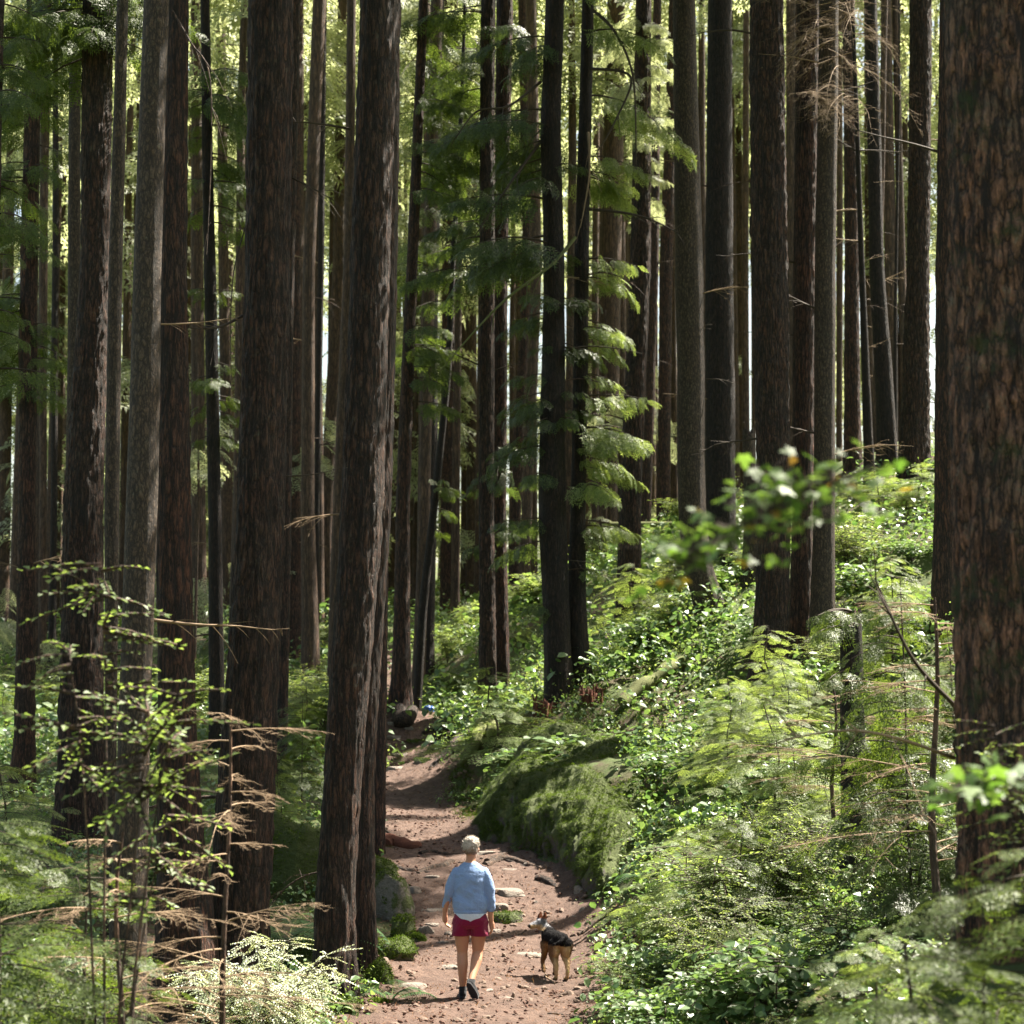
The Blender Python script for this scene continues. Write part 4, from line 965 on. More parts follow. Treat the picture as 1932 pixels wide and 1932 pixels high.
crock(860, 910, 90, .06, 'small stone with a split end right of the walker thigh', rz=.5, flat=.6)
crock(545, 1160, 140, .07, 'sunlit white stone touching the walker left calf', flat=.5)
crock(290, 1300, 190, .08, 'large pale stone set in the dirt at the lower left of the trail', flat=.5)
crock(775, 1305, 170, .035, 'flat grey stone sunk in the trail right of the walker shoe', flat=.5)
crock(905, 1370, 190, .03, 'faint sunken stone at the bottom of the trail below the flat one', flat=.5)
crock(1125, 722, 50, .05, 'small dark stone ahead of the dog ears')
crock(1445, 775, 66, .05, 'small pale stone on the right side of the trail')
crock(1395, 808, 60, .04, 'flat chip of stone left of the small pale one', flat=.5)
crock(1218, 1235, 60, .035, 'little pale stone on the dirt under the dog', flat=.6)
crock(965, 495, 120, .05, 'flat stone showing between the exposed roots', flat=.5)
crock(1090, 450, 110, .05, 'flat stone right of the exposed roots', flat=.5)
crock(800, 385, 330, .07, 'long grey ledge of rock crossing the trail before the mossy outcrop', flat=.5, depth=.4)
crock(1030, 680, 60, .05, 'little stone at the right tip of the long flat slab')
crock(1420, 660, 90, .10, 'dark rounded stone at the foot of the mossy outcrop end')
crock(1080, 1085, 190, .07, 'sunlit pale stone hump in front of the dog', flat=.5)
B = dict(name='mossy_boulder', cat='boulder')
crock(60, 1255, 190, .20, 'small boulder with a bright mossy top at the foot of the thick trunk', mat='rock_moss', **B)
crock(160, 820, 270, .46, 'large boulder at the left trail edge, mossy left half and bare grey right half', mat='rock_half', depth=.9, sink=.3, **B)
crock(100, 560, 190, .26, 'mossy boulder at the foot of the slim dark trunk by the red log', mat='rock_moss', **B)
crock(225, 960, 170, .26, 'pointed green mossy boulder left of the rounded grey stone', mat='rock_moss', **B)
crock(150, 1090, 300, .22, 'long low mossy boulder at the left trail edge', mat='rock_moss', **B)
crock(330, 985, 90, .10, 'small half mossy boulder at the tip of the pointed green one', mat='rock_half', **B)
crock(60, 1400, 150, .05, 'mossy hump in the dirt at the bottom left of the trail', mat='rock_moss', flat=.6, **B)
rock(645, 1915, 70, .12, 'mossy stone with a leafy sprout at the foot of the thick trunk', mat='rock_moss', **B)
rock(545, 1700, 120, .75, 'big mossy boulder behind the ferns between the two biggest left trunks', mat='rock_moss', depth=.8, sink=.2, **B)
rock(845, 1310, 110, .45, 'dark mossy boulder under the sunny bush left of the rooted twin trunks', mat='rock_moss', **B)
for i, (a, b, c_, lb) in enumerate([(745, 1372, 36, 'pale stone at the far bend of the trail beside the dark log'), (770, 1378, 22, 'small stone next to the pale one at the far bend'),
        (742, 1400, 40, 'flat rock step across the far part of the trail'), (752, 1428, 34, 'low rock step on the upper trail'), (748, 1455, 44, 'third rock step down from the far bend'),
        (800, 1440, 40, 'mossy stone at the right side of the upper trail'), (785, 1405, 34, 'mossy stone under the roots at the upper trail')]):
    rock(a, b, c_, .09, lb, mat='rock_half' if i > 4 else 'rock', flat=.6)


# mossy outcrop: lofted from rows of points seen in the photograph
rows = [
 [(862, 1592, 31.4), (900, 1606, 30.6), (950, 1612, 30.0), (1005, 1622, 29.2), (1055, 1648, 28.2), (1095, 1682, 27.2), (1122, 1712, 26.4), (1165, 1735, 25.6)],
 [(868, 1560, 31.3), (905, 1575, 30.5), (955, 1580, 29.9), (1010, 1592, 29.1), (1060, 1612, 28.1), (1100, 1640, 27.1), (1132, 1668, 26.3), (1185, 1690, 25.7)],
 [(882, 1520, 31.6), (915, 1535, 30.9), (962, 1535, 30.3), (1018, 1545, 29.5), (1068, 1560, 28.6), (1112, 1585, 27.6), (1150, 1610, 26.9), (1210, 1635, 26.3)],
 [(910, 1480, 32.3), (945, 1485, 31.8), (990, 1482, 31.3), (1040, 1490, 30.7), (1090, 1505, 29.8), (1135, 1528, 29.0), (1180, 1555, 28.2), (1240, 1580, 27.6)],
 [(945, 1440, 33.6), (975, 1440, 33.3), (1020, 1430, 33.0), (1070, 1435, 32.4), (1120, 1450, 31.6), (1165, 1475, 30.7), (1215, 1500, 29.9), (1275, 1525, 29.2)],
 [(985, 1415, 35.2), (1010, 1405, 35.2), (1055, 1395, 35.0), (1105, 1398, 34.5), (1150, 1412, 33.7), (1200, 1435, 32.8), (1255, 1460, 31.9), (1310, 1485, 31.0)],
 [(1000, 1425, 37.5), (1030, 1420, 37.5), (1080, 1410, 37.5), (1130, 1412, 37.0), (1180, 1425, 36.2), (1230, 1445, 35.2), (1290, 1470, 34.2), (1345, 1495, 33.2)]]
R_ = np.array([[at(*p) for p in row] for row in rows])
R_[0, :, 2] -= .45; R_[-1, :, 2] -= .8
R_[:, 0] += np.array([-.15, .3, -.5]); R_[:, -1] += np.array([.1, 0, -.5])
def cr(A, n):   # Catmull-Rom along axis 0
    t = np.linspace(0, len(A) - 1 - 1e-6, n); i = t.astype(int); f = (t - i)[(...,) + (None,) * (A.ndim - 1)]
    g = lambda k: A[np.clip(i + k, 0, len(A) - 1)]
    return .5 * (2 * g(0) + (g(1) - g(-1)) * f + (2 * g(-1) - 5 * g(0) + 4 * g(1) - g(2)) * f ** 2 + (3 * g(0) - g(-1) - 3 * g(1) + g(2)) * f ** 3)
S_ = cr(R_, 130); S_ = cr(S_.transpose(1, 0, 2), 230).transpose(1, 0, 2)
def norms(S):
    du = np.gradient(S, axis=1); dv = np.gradient(S, axis=0); n_ = np.cross(du, dv); return n_ / (np.linalg.norm(n_, axis=2)[..., None] + 1e-9)
S_[..., 2] += .16 * np.clip(np.linspace(-.5, 2, 130), 0, 1)[:, None]
Nn = norms(S_); Nn *= np.sign((Nn[..., 2] + .001 - Nn[..., 1] * .5))[..., None]
gv = np.linspace(0, 1, 230)[None, :] * np.ones((130, 1)); gu = np.linspace(0, 1, 130)[:, None] * np.ones((1, 230))
dis = (fbm(S_, 1.2, 3, 3) - .5) * .42 + (fbm(np.stack([gv * 34, gu * 3.2, 0 * gu], -1), 1, 8, 3) - .5) * .24 * np.clip(1.6 - gu * 2.2, .2, 1) + (fbm(S_, 5, 4, 3) - .5) * .17
S_ = S_ + Nn * dis[..., None]
oc = at(1040, 1600, 29.5); oc[2] = gz(oc[0], oc[1])
out_e = empty('mossy_outcrop', oc, 'long moss draped rock outcrop with a steep streaky face right of the trail', 'rock outcrop')
i_ = np.arange(130 * 230).reshape(130, 230)
link('rock_face', mesh('rock_face', (S_ - oc).reshape(-1, 3), np.stack([i_[:-1, :-1], i_[:-1, 1:], i_[1:, 1:], i_[1:, :-1]], -1).reshape(-1, 4), M['ledge']), out_e)
r = np.random.default_rng(77)
nS = 150000; a_, b_ = r.integers(0, 128, nS), r.integers(0, 228, nS)
pos = S_[a_, b_] + r.normal(0, .012, (nS, 3)); nn = norms(S_)[a_, b_]; nn *= np.sign(nn[:, 2] - nn[:, 1] * .5 + .001)[:, None]
kp = (fbm(np.stack([gv * 30, gu * 4, 0 * gu], -1), 1, 12, 2)[a_, b_] + .6 * gu[a_, b_]) > .54
pos, nn = pos[kp], nn[kp]; m_ = len(pos)
dn = np.array([0, 0, -1.0]) - nn * (-nn[:, 2:3]); dn /= np.linalg.norm(dn, axis=1)[:, None] + 1e-6   # downhill in the surface
sd_ = np.cross(nn, dn); ll = r.uniform(.012, .036, m_)[:, None]; jit = r.normal(0, 1.6, (m_, 1))
tri = np.stack([pos - sd_ * .007, pos + (dn + sd_ * jit) * ll + nn * ll * r.uniform(.4, 1.4, (m_, 1)), pos + sd_ * .007], 1) - oc
link('moss', polymesh('moss', [(tri, 0)], [M['moss']]), out_e)['kind'] = 'stuff'

def ground_tube(name, pts, rads, mat, label, cat, lift=0.0, k=8, group=None, seed=1, wob=.03):
    """pts: photo pixels resting on the ground"""
    W_ = np.array([hit(*p) for p in pts]); n = max(10, len(pts) * 5); W_ = cr(W_, n); R2 = np.interp(np.linspace(0, 1, n), np.linspace(0, 1, len(rads)), rads)
    W_ = W_ + (np.stack([vn(W_ * 4, 1, seed + q) for q in range(3)], -1) - .5) * wob * 2
    W_[:, 2] = ground(W_[:, 0], W_[:, 1]) + R2 * .45 + lift
    o = W_[0].copy(); R2 = R2 * (1.35 if name == 'exposed_root' else 1); V, Q = tube(W_ - o, R2 * (1 + (vn(W_ * 9, 1, seed) - .5) * .5), k)
    mb = MB().add(V, Q)
    for e_ in (0, n - 1):
        mb.add(np.concatenate([V[e_ * k:(e_ + 1) * k], (W_[e_] - o)[None]]), np.array([[q, (q + 1) % k, k] for q in range(k)]))
    ob = link(name, mb.build(name, M[mat]), None, o); return setp(ob, label, cat, group)
def cg(name, pts, rads, mat, label, cat, **k): return ground_tube(name, [cpx(*p) for p in pts], rads, mat, label, cat, **k)
RT = 'tangled roots crossing the trail'
cg('exposed_root', [(800, 440), (880, 405), (960, 372)], [.05, .045, .03], 'bark_far', 'pale straight root slanting up right of the walker head', 'root')
cg('exposed_root', [(790, 470), (900, 430), (1050, 455), (1190, 490)], [.045, .05, .035, .02], 'bark_far', 'longest brown root sweeping right across the trail', 'root')
cg('exposed_root', [(860, 415), (950, 440), (1060, 470)], [.03, .03, .015], 'bark_dark', 'thin root in front of the longest one', 'root')
cg('exposed_root', [(330, 520), (420, 490), (510, 470), (560, 440)], [.03, .04, .045, .04], 'bark_far', 'curved root left of the walker shoulders', 'root')
cg('exposed_root', [(160, 470), (250, 500), (330, 500), (420, 520)], [.05, .04, .035, .02], 'bark_dark', 'root running from the left boulder onto the trail', 'root')
cg('exposed_root', [(350, 385), (430, 375), (520, 395), (620, 385)], [.035, .04, .035, .02], 'bark_dark', 'dark root beside the rotten red log end', 'root')
cg('exposed_root', [(1140, 570), (1200, 580), (1270, 620)], [.05, .05, .02], 'bark_dark', 'short knobbly root on the dirt ahead of the dog', 'root')
for i, (pp, lb) in enumerate([
    ([(905, 1362), (880, 1385), (850, 1392), (815, 1410)], 'mossy root running left from the twin trunks towards the upper trail'),
    ([(912, 1370), (905, 1400), (892, 1425), (870, 1450)], 'thick mossy root dropping straight down from the twin trunks'),
    ([(900, 1360), (870, 1365), (835, 1372), (800, 1392)], 'highest root spreading left from the twin trunks'),
    ([(925, 1375), (930, 1400), (918, 1430)], 'green root under the left stem of the twin trunks'),
    ([(895, 1378), (862, 1405), (840, 1430), (815, 1452)], 'long root bending down to the upper trail'),
    ([(960, 1360), (985, 1385), (1010, 1395)], 'root spreading right from the twin trunks'),
    ([(870, 1372), (845, 1383), (825, 1398), (808, 1425)], 'thin root between the two long left ones')]):
    ground_tube('exposed_root', pp, [.11, .085, .07, .035], 'wood_moss' if i % 2 else 'bark_dark', lb, 'root', lift=.02, seed=i + 3, wob=.08)
cg('rotten_log', [(95, 335), (180, 330), (270, 345), (345, 330)], [.11, .14, .09, .07], 'wood_red', 'rotten reddish broken log at the left side of the trail', 'log', lift=.0, k=14, wob=.08)
cg('broken_branch', [(90, 235), (150, 285)], [.022, .018], 'wood_dark', 'short dark branch stub leaning by the rotten red log', 'branch', lift=.08)
ground_tube('fallen_log', [(725, 1338), (750, 1340), (778, 1352)], [.20, .20, .14], 'bark_dark', 'dark fallen log closing off the trail at the far bend', 'log', lift=.06, k=12, wob=.05)
cg('fallen_branch', [(1410, 1008), (1560, 900), (1720, 830), (1900, 740)], [.03, .03, .025, .015], 'bark_far', 'long fallen branch lying in the bushes beside the dog', 'branch', lift=.14)
cg('fallen_branch', [(1640, 1090), (1720, 1030), (1800, 990)], [.035, .03, .02], 'bark_dark', 'short dark fallen branch below the long one', 'branch', lift=.1)
cg('stick', [(1200, 1470), (1300, 1480), (1420, 1498)], [.018, .02, .012], 'bark_far', 'grey brown stick on the dirt at the lower right of the trail', 'stick', lift=.02)
cg('stick', [(1185, 1218), (1215, 1245), (1255, 1275)], [.008, .008, .005], 'wood_pale', 'thin forked stick below the dog', 'stick', lift=.04)
cg('stick', [(815, 650), (850, 668), (880, 688)], [.007, .007, .004], 'wood_pale', 'pale thin stick beside the walker elbow', 'stick', lift=.1)
cg('stick', [(1000, 940), (1050, 930)], [.007, .005], 'wood_dark', 'tiny dark stick on the sunny dirt left of the dog', 'stick', lift=.04)
cg('stick', [(740, 1030), (850, 1080)], [.006, .004], 'wood_pale', 'fine pale stick right of the walker knee', 'stick', lift=.04)
ground_tube('fallen_branch', [(1195, 1232), (1260, 1205), (1310, 1180)], [.08, .08, .05], 'wood_red', 'brown fallen limb among the leaves right of the dark furrowed trunk', 'branch', lift=.12)
ground_tube('fallen_log', [(1175, 1340), (1240, 1292), (1290, 1262)], [.13, .14, .12], 'wood_moss', 'mossy sunlit log on the bright slope right of the broad black trunk', 'log', lift=.08, k=12)
# green pole jammed between trunks
p0, p1 = at(1150, 990, 57), at(1268, 989, 57); V, Q = tube(np.linspace(p0, p1, 8) - p0, np.full(8, .085), 10)
setp(link('wooden_pole', mesh('wooden_pole', V, Q, M['wood_moss']), None, p0), 'thin fallen green stem hanging level between the trunks', 'fallen stem')
p0, p1 = at(1228, 1040, 57), at(1262, 1030, 57); V, Q = tube(np.linspace(p0, p1, 8) - p0, np.full(8, .05), 8)
setp(link('wooden_pole', mesh('wooden_pole', V, Q, M['bark_far']), None, p0), 'short brown stem hanging below the level green one', 'fallen stem')
# red rotten stump splinters at the broad black trunk
for (px, py, h_, lb) in [(1026, 1300, .42, 'shattered red stump at the left foot of the broad black trunk'), (1117, 1300, .3, 'small reddish stump remnant at the right foot of the joined black stem')]:
    p = at(px, py, 37.4); p[2] = gz(p[0], p[1]); rr = np.random.default_rng(int(px)); mb = MB()
    for q in range(26):
        a = rr.uniform(0, 6.28); b0 = np.array([math.cos(a), math.sin(a), 0]) * rr.uniform(.03, .2)
        mb.tube(np.array([b0 - [0, 0, .2], b0 * 1.15 + [0, 0, h_ * rr.uniform(.3, .8)], b0 * rr.uniform(.8, 2.2) + [0, 0, h_ * rr.uniform(.4, 1.2)]]), [.045, .035, .008], 4)
    setp(link('stump', mb.build('stump', M['wood_red']), None, p), lb, 'stump')
# shelf fungi on the short trunk, parts of it
for q, (px, py) in enumerate([(1598, 1559), (1606, 1560)]):
    p = at(px, py, 20.86); V = IV3 * np.array([.028, .03, .03])
    link('shelf_fungus', mesh('shelf_fungus', V, IQ3, plain('fungus_cream', (.62, .50, .36), .7)), TREES['R2'], tuple(p - np.array(TREES['R2'].location)))
# blue scrap on the far trail edge
p = hit(808, 1345); V = IV3 * np.array([.13, .08, .09]) * (1 + (fbm(IV3, 2.5, 3, 2)[:, None] - .5) * .9)
setp(link('blue_scrap', mesh('blue_scrap', V, IQ3, plain('blue_plastic', (.02, .09, .32), .4)), None, (p[0], p[1], p[2] + .05)), 'small crumpled blue object lying at the far bend of the trail', 'litter')
# bare hanging limbs of the black trunks
def limb(key, pts, Y, rad, mat='wood_dark', label=None, seed=1):
    e = TREES[key]; P = cr(np.array([at(*p, Y + dy) for *p, dy in pts]), 24); P = P - np.array(e.location)
    mb = MB().tube(P, np.linspace(rad, rad * .3, 24), 5); rr = np.random.default_rng(seed)
    for q in range(7):
        i = rr.integers(6, 23); d = P[i] - P[i - 3]; d = d / np.linalg.norm(d) + rr.normal(0, .6, 3); L = rr.uniform(.15, .5)
        mb.tube(np.array([P[i], P[i] + d * L * .5, P[i] + d * L + [0, 0, -.08]]), [rad * .35, rad * .25, rad * .1], 3)
    link('branch', mb.build('branch', M[mat]), e)
limb('C9b', [(1085, 448, 0), (1040, 500, -.8), (960, 560, -1.2), (900, 620, -1.5), (830, 700, -1.6)], 38, .04, 'wood_moss')
limb('C9b', [(1112, 395, 0), (1180, 402, -.6), (1230, 415, -.8), (1280, 440, -1)], 38, .035)
limb('C9b', [(1110, 250, 0), (1112, 330, -.5), (1095, 430, -.6)], 38, .03, 'wood_pale')
limb('C9b', [(1120, 20, 0), (1160, 60, -.4), (1195, 150, -.5), (1200, 320, -.5)], 38, .04)
limb('C9b', [(1115, 130, 0), (1190, 145, -.4), (1160, 230, -.7), (1125, 290, -.8)], 38, .035)
limb('C9', [(1020, 155, 0), (960, 200, -.8), (900, 210, -1), (860, 260, -1.1)], 38, .035)
limb('C9', [(1018, 270, 0), (960, 350, -.8), (900, 440, -1)], 38, .035)
limb('A1', [(660, 243, 0), (600, 233, -.3), (553, 230, -.4)], 20.6, .016)
limb('T8', [(458, 596, 0), (420, 615, -.3), (385, 620, -.5), (352, 618, -.6)], 20.1, .018)
limb('T8', [(462, 430, 0), (440, 520, -.4), (435, 640, -.5), (437, 720, -.5)], 20.1, .008)
limb('T8', [(550, 335, 0), (590, 355, -.2), (630, 378, -.3)], 20.1, .012)
limb('T6', [(325, 20, 0), (360, 80, -.4), (395, 140, -.5), (398, 300, -.5), (390, 480, -.6)], 18.9, .012, 'bark_far')
limb('R1', [(1800, 1430, 0), (1700, 1395, -1), (1600, 1378, -1.2), (1480, 1395, -1.3)], 12.7, .014, 'wood_pale')
limb('R1', [(1805, 1500, 0), (1740, 1530, -.6), (1690, 1580, -.8)], 12.7, .008, 'wood_pale', seed=4)
limb('R1', [(1800, 1330, 0), (1720, 1240, -.6), (1650, 1090, -.8)], 13.2, .02, 'wood_dark', seed=5)
limb('C1', [(738, 1500 - 160, 0), (745, 900, -.5), (800, 850, -.6), (830, 848, -.6)], 42, .01, 'wood_pale') if False else None
# dry twig curtain at the upper right
e20 = TREES['C20']; rr = np.random.default_rng(9); eb = np.array(e20.location)
for q in range(34):
    px, py, L, az = rr.uniform(1500, 1620), rr.uniform(-20, 210), rr.uniform(1.0, 2.3), rr.uniform(150, 380)
    b = twig_branch(rr, L * .8, 20, rr.uniform(.3, .8), .009, .5, 4, .1); b = link('dry_branch', b.build('dry_branch', M['wood_pale']), e20, tuple(at(px, py, 33.9) - eb))
    b.rotation_euler = (rr.uniform(-.3, .3), rr.uniform(.1, .5), math.radians(az))

# ------------------------------------------------------------------ the walker and the dog
def ell(c, r_, n=2):
    return IV3 * np.array(r_) + np.array(c), IQ3
def loft(rings, k=28):
    """rings (x,y,z,rx,ry) horizontal ellipses, closed"""
    a = np.linspace(0, 2 * math.pi, k, endpoint=False); V = []
    for x, y, z, rx, ry in rings:
        V.append(np.stack([x + rx * np.cos(a), y + ry * np.sin(a), np.full(k, z)], -1))
    n = len(rings); V = np.concatenate(V); i = np.arange(n * k).reshape(n, k); j = np.roll(i, -1, 1)
    Q = np.stack([i[:-1], j[:-1], j[1:], i[1:]], -1).reshape(-1, 4)
    C = np.array([[rings[0][0], rings[0][1], rings[0][2]], [rings[-1][0], rings[-1][1], rings[-1][2]]])
    c0, c1 = len(V), len(V) + 1
    T1 = np.stack([j[0], i[0], np.full(k, c0)], -1); T2 = np.stack([i[-1], j[-1], np.full(k, c1)], -1)
    return np.concatenate([V, C]), Q, np.concatenate([T1, T2])
def limbc(P, R, k=16, sm=3):
    """closed rounded tube through joints"""
    P = np.array(P, float); n = (len(P) - 1) * 6 + 1
    tt = np.linspace(0, len(P) - 1, n); Pp = cr(P, n); Rr = np.interp(tt, range(len(R)), R)
    V, Q = tube(Pp, Rr, k); V = list(V) + [Pp[0], Pp[-1]]; V = np.array(V)
    T = [[q, (q + 1) % k, n * k] for q in range(k)][::1] + [[(n - 1) * k + (q + 1) % k, (n - 1) * k + q, n * k + 1] for q in range(k)]
    return V, Q, np.array(T)
class Blob:
    def __init__(s): s.V, s.F, s.n = [], [], 0
    def add(s, V, *Fs):
        s.V.append(np.asarray(V, float))
        for f in Fs: s.F.append(np.asarray(f) + s.n)
        s.n += len(V); return s
    def limb(s, P, R): 
        s.add(*limbc(P, R)); s.add(*ell(P[0], [R[0]] * 3)); s.add(*ell(P[-1], [R[-1]] * 3)); return s
    def ell(s, c, r_): return s.add(*ell(c, r_))
    def loft(s, rings): return s.add(*loft(rings))
    def build(s, name, mats, voxel=.008, smooth=4, shape=None):
        me = mesh(name + '_raw', np.concatenate(s.V), s.F, mats)
        o = link(name + '_raw', me)
        m1 = o.modifiers.new('r', 'REMESH'); m1.mode = 'VOXEL'; m1.voxel_size = voxel
        m2 = o.modifiers.new('s', 'SMOOTH'); m2.factor = .5; m2.iterations = smooth
        dg = bpy.context.evaluated_depsgraph_get(); ev = bpy.data.meshes.new_from_object(o.evaluated_get(dg)); ev.name = name
        bpy.data.objects.remove(o)
        n = len(ev.vertices); V = np.empty(n * 3, np.float32); ev.vertices.foreach_get('co', V); V = V.reshape(-1, 3)
        if shape is not None:
            V = shape(V.astype(float)); ev.vertices.foreach_set('co', V.astype(np.float32).ravel()); ev.update()
        ev.polygons.foreach_set('use_smooth', np.ones(len(ev.polygons), bool))
        if not len(ev.materials):
            for mt in (mats if isinstance(mats, list) else [mats]): ev.materials.append(mt)
        return ev, V
def vcol(me, C):
    a = me.color_attributes.new('coat', 'FLOAT_COLOR', 'POINT'); a.data.foreach_set('color', np.concatenate([C, np.ones((len(C), 1))], 1).astype(np.float32).ravel())
def vmat(name, rough=.7, bump=.0, scale=200, stretch=(1, 1, 1), sheen=0, sss=0):
    m, n, l, b = newmat(name); v = N(n, 'ShaderNodeVertexColor', layer_name='coat')
    mp = N(n, 'ShaderNodeMapping'); mp.inputs['Scale'].default_value = stretch; l.new(geo_coord(n), mp.inputs[0])
    nz = noise(n, l, mp.outputs[0], scale, 4, .7); r_ = ramp(n, [(.3, .72), (.7, 1.25)]); l.new(nz.outputs[0], r_.inputs[0])
    l.new(mix(n, l, 1.0, v.outputs[0], r_.outputs[0], 'MULTIPLY'), b.inputs['Base Color'])
    b.inputs['Roughness'].default_value = rough
    if sheen: b.inputs['Sheen Weight'].default_value = sheen
    if sss: b.inputs['Subsurface Weight'].default_value = sss; b.inputs['Subsurface Radius'].default_value = (.02, .008, .004)
    if bump:
        bp = N(n, 'ShaderNodeBump'); bp.inputs['Distance'].default_value = bump; l.new(nz.outputs[0], bp.inputs['Height']); l.new(bp.outputs[0], b.inputs['Normal'])
    return m
def fabric(name, c, bump=.004, wr=.035, scale=500):
    m, n, l, b = newmat(name); co = geo_coord(n)
    f = noise(n, l, co, scale, 3, .6); w1 = noise(n, l, co, 11, 3, .55)
    l.new(mix(n, l, f.outputs[0], tuple(x * .8 for x in c), tuple(min(1, x * 1.15) for x in c)), b.inputs['Base Color'])
    b.inputs['Roughness'].default_value = .9; b.inputs['Sheen Weight'].default_value = .15; b.inputs['Specular IOR Level'].default_value = .2
    ad = N(n, 'ShaderNodeMath', operation='MULTIPLY_ADD'); ad.inputs[1].default_value = .08; l.new(f.outputs[0], ad.inputs[0]); l.new(w1.outputs[0], ad.inputs[2])
    bp = N(n, 'ShaderNodeBump'); bp.inputs['Distance'].default_value = wr; l.new(ad.outputs[0], bp.inputs['Height']); l.new(bp.outputs[0], b.inputs['Normal'])
    return m
M['skin'] = plain('skin', (.48, .24, .15), .5, .002, 120, .10, .35, 12)
M['skin'].node_tree.nodes['Principled BSDF'].inputs['Subsurface Weight'].default_value = .15
M['skin'].node_tree.nodes['Principled BSDF'].inputs['Subsurface Radius'].default_value = (.02, .008, .004)
M['sweater'] = fabric('blue_knit', (.235, .345, .58)); M['shirt'] = fabric('white_cotton', (.62, .66, .74)); M['shorts'] = fabric('maroon_cloth', (.20, .008, .045), wr=.03)
M['shoe'] = fabric('black_mesh', (.013, .014, .017), wr=.008); M['sole'] = fabric('dark_rubber', (.022, .022, .026), wr=.006)
M['eye'] = plain('eye_dark', (.02, .015, .01), .15)
px0 = at(887, 1860, 21.5)
PX, PY = px0[0], 21.5
pz = max(gz(PX - .08, PY + .05), gz(PX - .08, PY + .15)) + .028
per = empty('person', (PX, PY, pz), 'walker seen from behind in light blue sweater, maroon shorts and black shoes, short pale hair', 'person')
# body: one continuous figure
b = Blob()
b.loft([(0, 0, .78, .10, .09), (0, 0, .84, .165, .115), (0, 0, .92, .168, .118), (0, .0, 1.02, .148, .10), (0, .0, 1.12, .142, .095), (0, 0, 1.24, .155, .10), (0, 0, 1.34, .155, .095), (0, 0, 1.40, .115, .075), (0, .0, 1.455, .085, .065), (0, .0, 1.48, .055, .058)])
b.limb([(0, .0, 1.42), (.003, .012, 1.49), (.006, .022, 1.56)], [.062, .053, .052])
b.ell((.008, .022, 1.635), (.079, .094, .100)); b.ell((.022, .058, 1.60), (.056, .055, .072)); b.ell((.028, .095, 1.56), (.03, .025, .025))   # skull, face, chin
b.ell((.040, .128, 1.612), (.011, .018, .016)); b.ell((.034, .112, 1.645), (.045, .018, .014))                 # nose, brow
b.ell((-.074, .012, 1.608), (.010, .018, .030)); b.ell((.090, .03, 1.608), (.010, .018, .030))                     # ears
b.limb([(.033, .122, 1.582), (.05, .112, 1.582)], [.008, .006])
# left arm (elbow bent a little forward) and right arm
b.limb([(-.150, 0, 1.36), (-.226, -.01, 1.15), (-.278, .045, .965), (-.283, .055, .90)], [.046, .042, .031, .026])
b.limb([(.150, 0, 1.36), (.218, -.03, 1.14), (.226, .0, .90), (.232, .01, .83)], [.046, .042, .031, .026])
def hand(b, w_, d, side, curl, L=.085):
    """palm and five bent fingers hanging from wrist w_; side +1 = thumb towards +x"""
    w_ = np.array(w_, float); d = np.array(d, float); d /= np.linalg.norm(d); ac = np.array([.25, 1.0, 0]); ac -= d * (ac @ d); ac /= np.linalg.norm(ac); inn = np.cross(d, ac) * side
    inn *= 1 if inn[0] * side > 0 else -1
    pc = w_ + d * .045
    b.add(*limbc([w_, w_ + d * .03 + ac * .004, w_ + d * .085], [.024, .032, .028]))
    for q, (o, ln) in enumerate([(.028, .066), (.010, .075), (-.008, .071), (-.025, .056)]):
        s = w_ + d * .078 + ac * o
        c1 = s + d * ln * .45 + inn * curl * .012; c2 = c1 + d * ln * .33 + inn * curl * .022; c3 = c2 + d * ln * .2 + inn * curl * .024
        b.limb([s - d * .02, c1, c2, c3], [.0105, .0095, .0088, .0078])
    t0 = w_ + d * .02 + ac * .022; b.limb([t0, t0 + ac * .026 + d * .028 + inn * .006, t0 + ac * .032 + d * .058 + inn * .014], [.014, .011, .009])
hand(b, (-.284, .057, .895), (.02, .15, -1), 1, 1.0)
hand(b, (.233, .012, .825), (.12, .08, -1), -1, .8)
# legs: left planted, right trailing with the heel lifted
b.limb([(-.085, 0, .82), (-.092, .0, .70), (-.088, .02, .49), (-.084, -.01, .36), (-.082, -.015, .24), (-.080, .0, .095)], [.10, .093, .059, .061, .047, .036])
b.limb([(.085, 0, .82), (.092, .01, .71), (.082, .045, .50), (.068, -.02, .40), (.045, -.10, .31), (.015, -.205, .21)], [.10, .092, .060, .062, .048, .036])
b.limb([(-.080, -.02, .06), (-.083, .08, .04), (-.09, .16, .03)], [.036, .036, .028]); b.limb([(.012, -.215, .18), (.045, -.19, .10), (.07, -.16, .045)], [.034, .034, .026])
me, V = b.build('body', M['skin'], .0065, 3); body = link('body', me, per)
for ex in (.016, .055):
    me_, _ = Blob().ell((ex, .122 if ex < .03 else .114, 1.628), (.009, .006, .006)).build('eye', M['eye'], .002, 1); link('eye', me_, per)
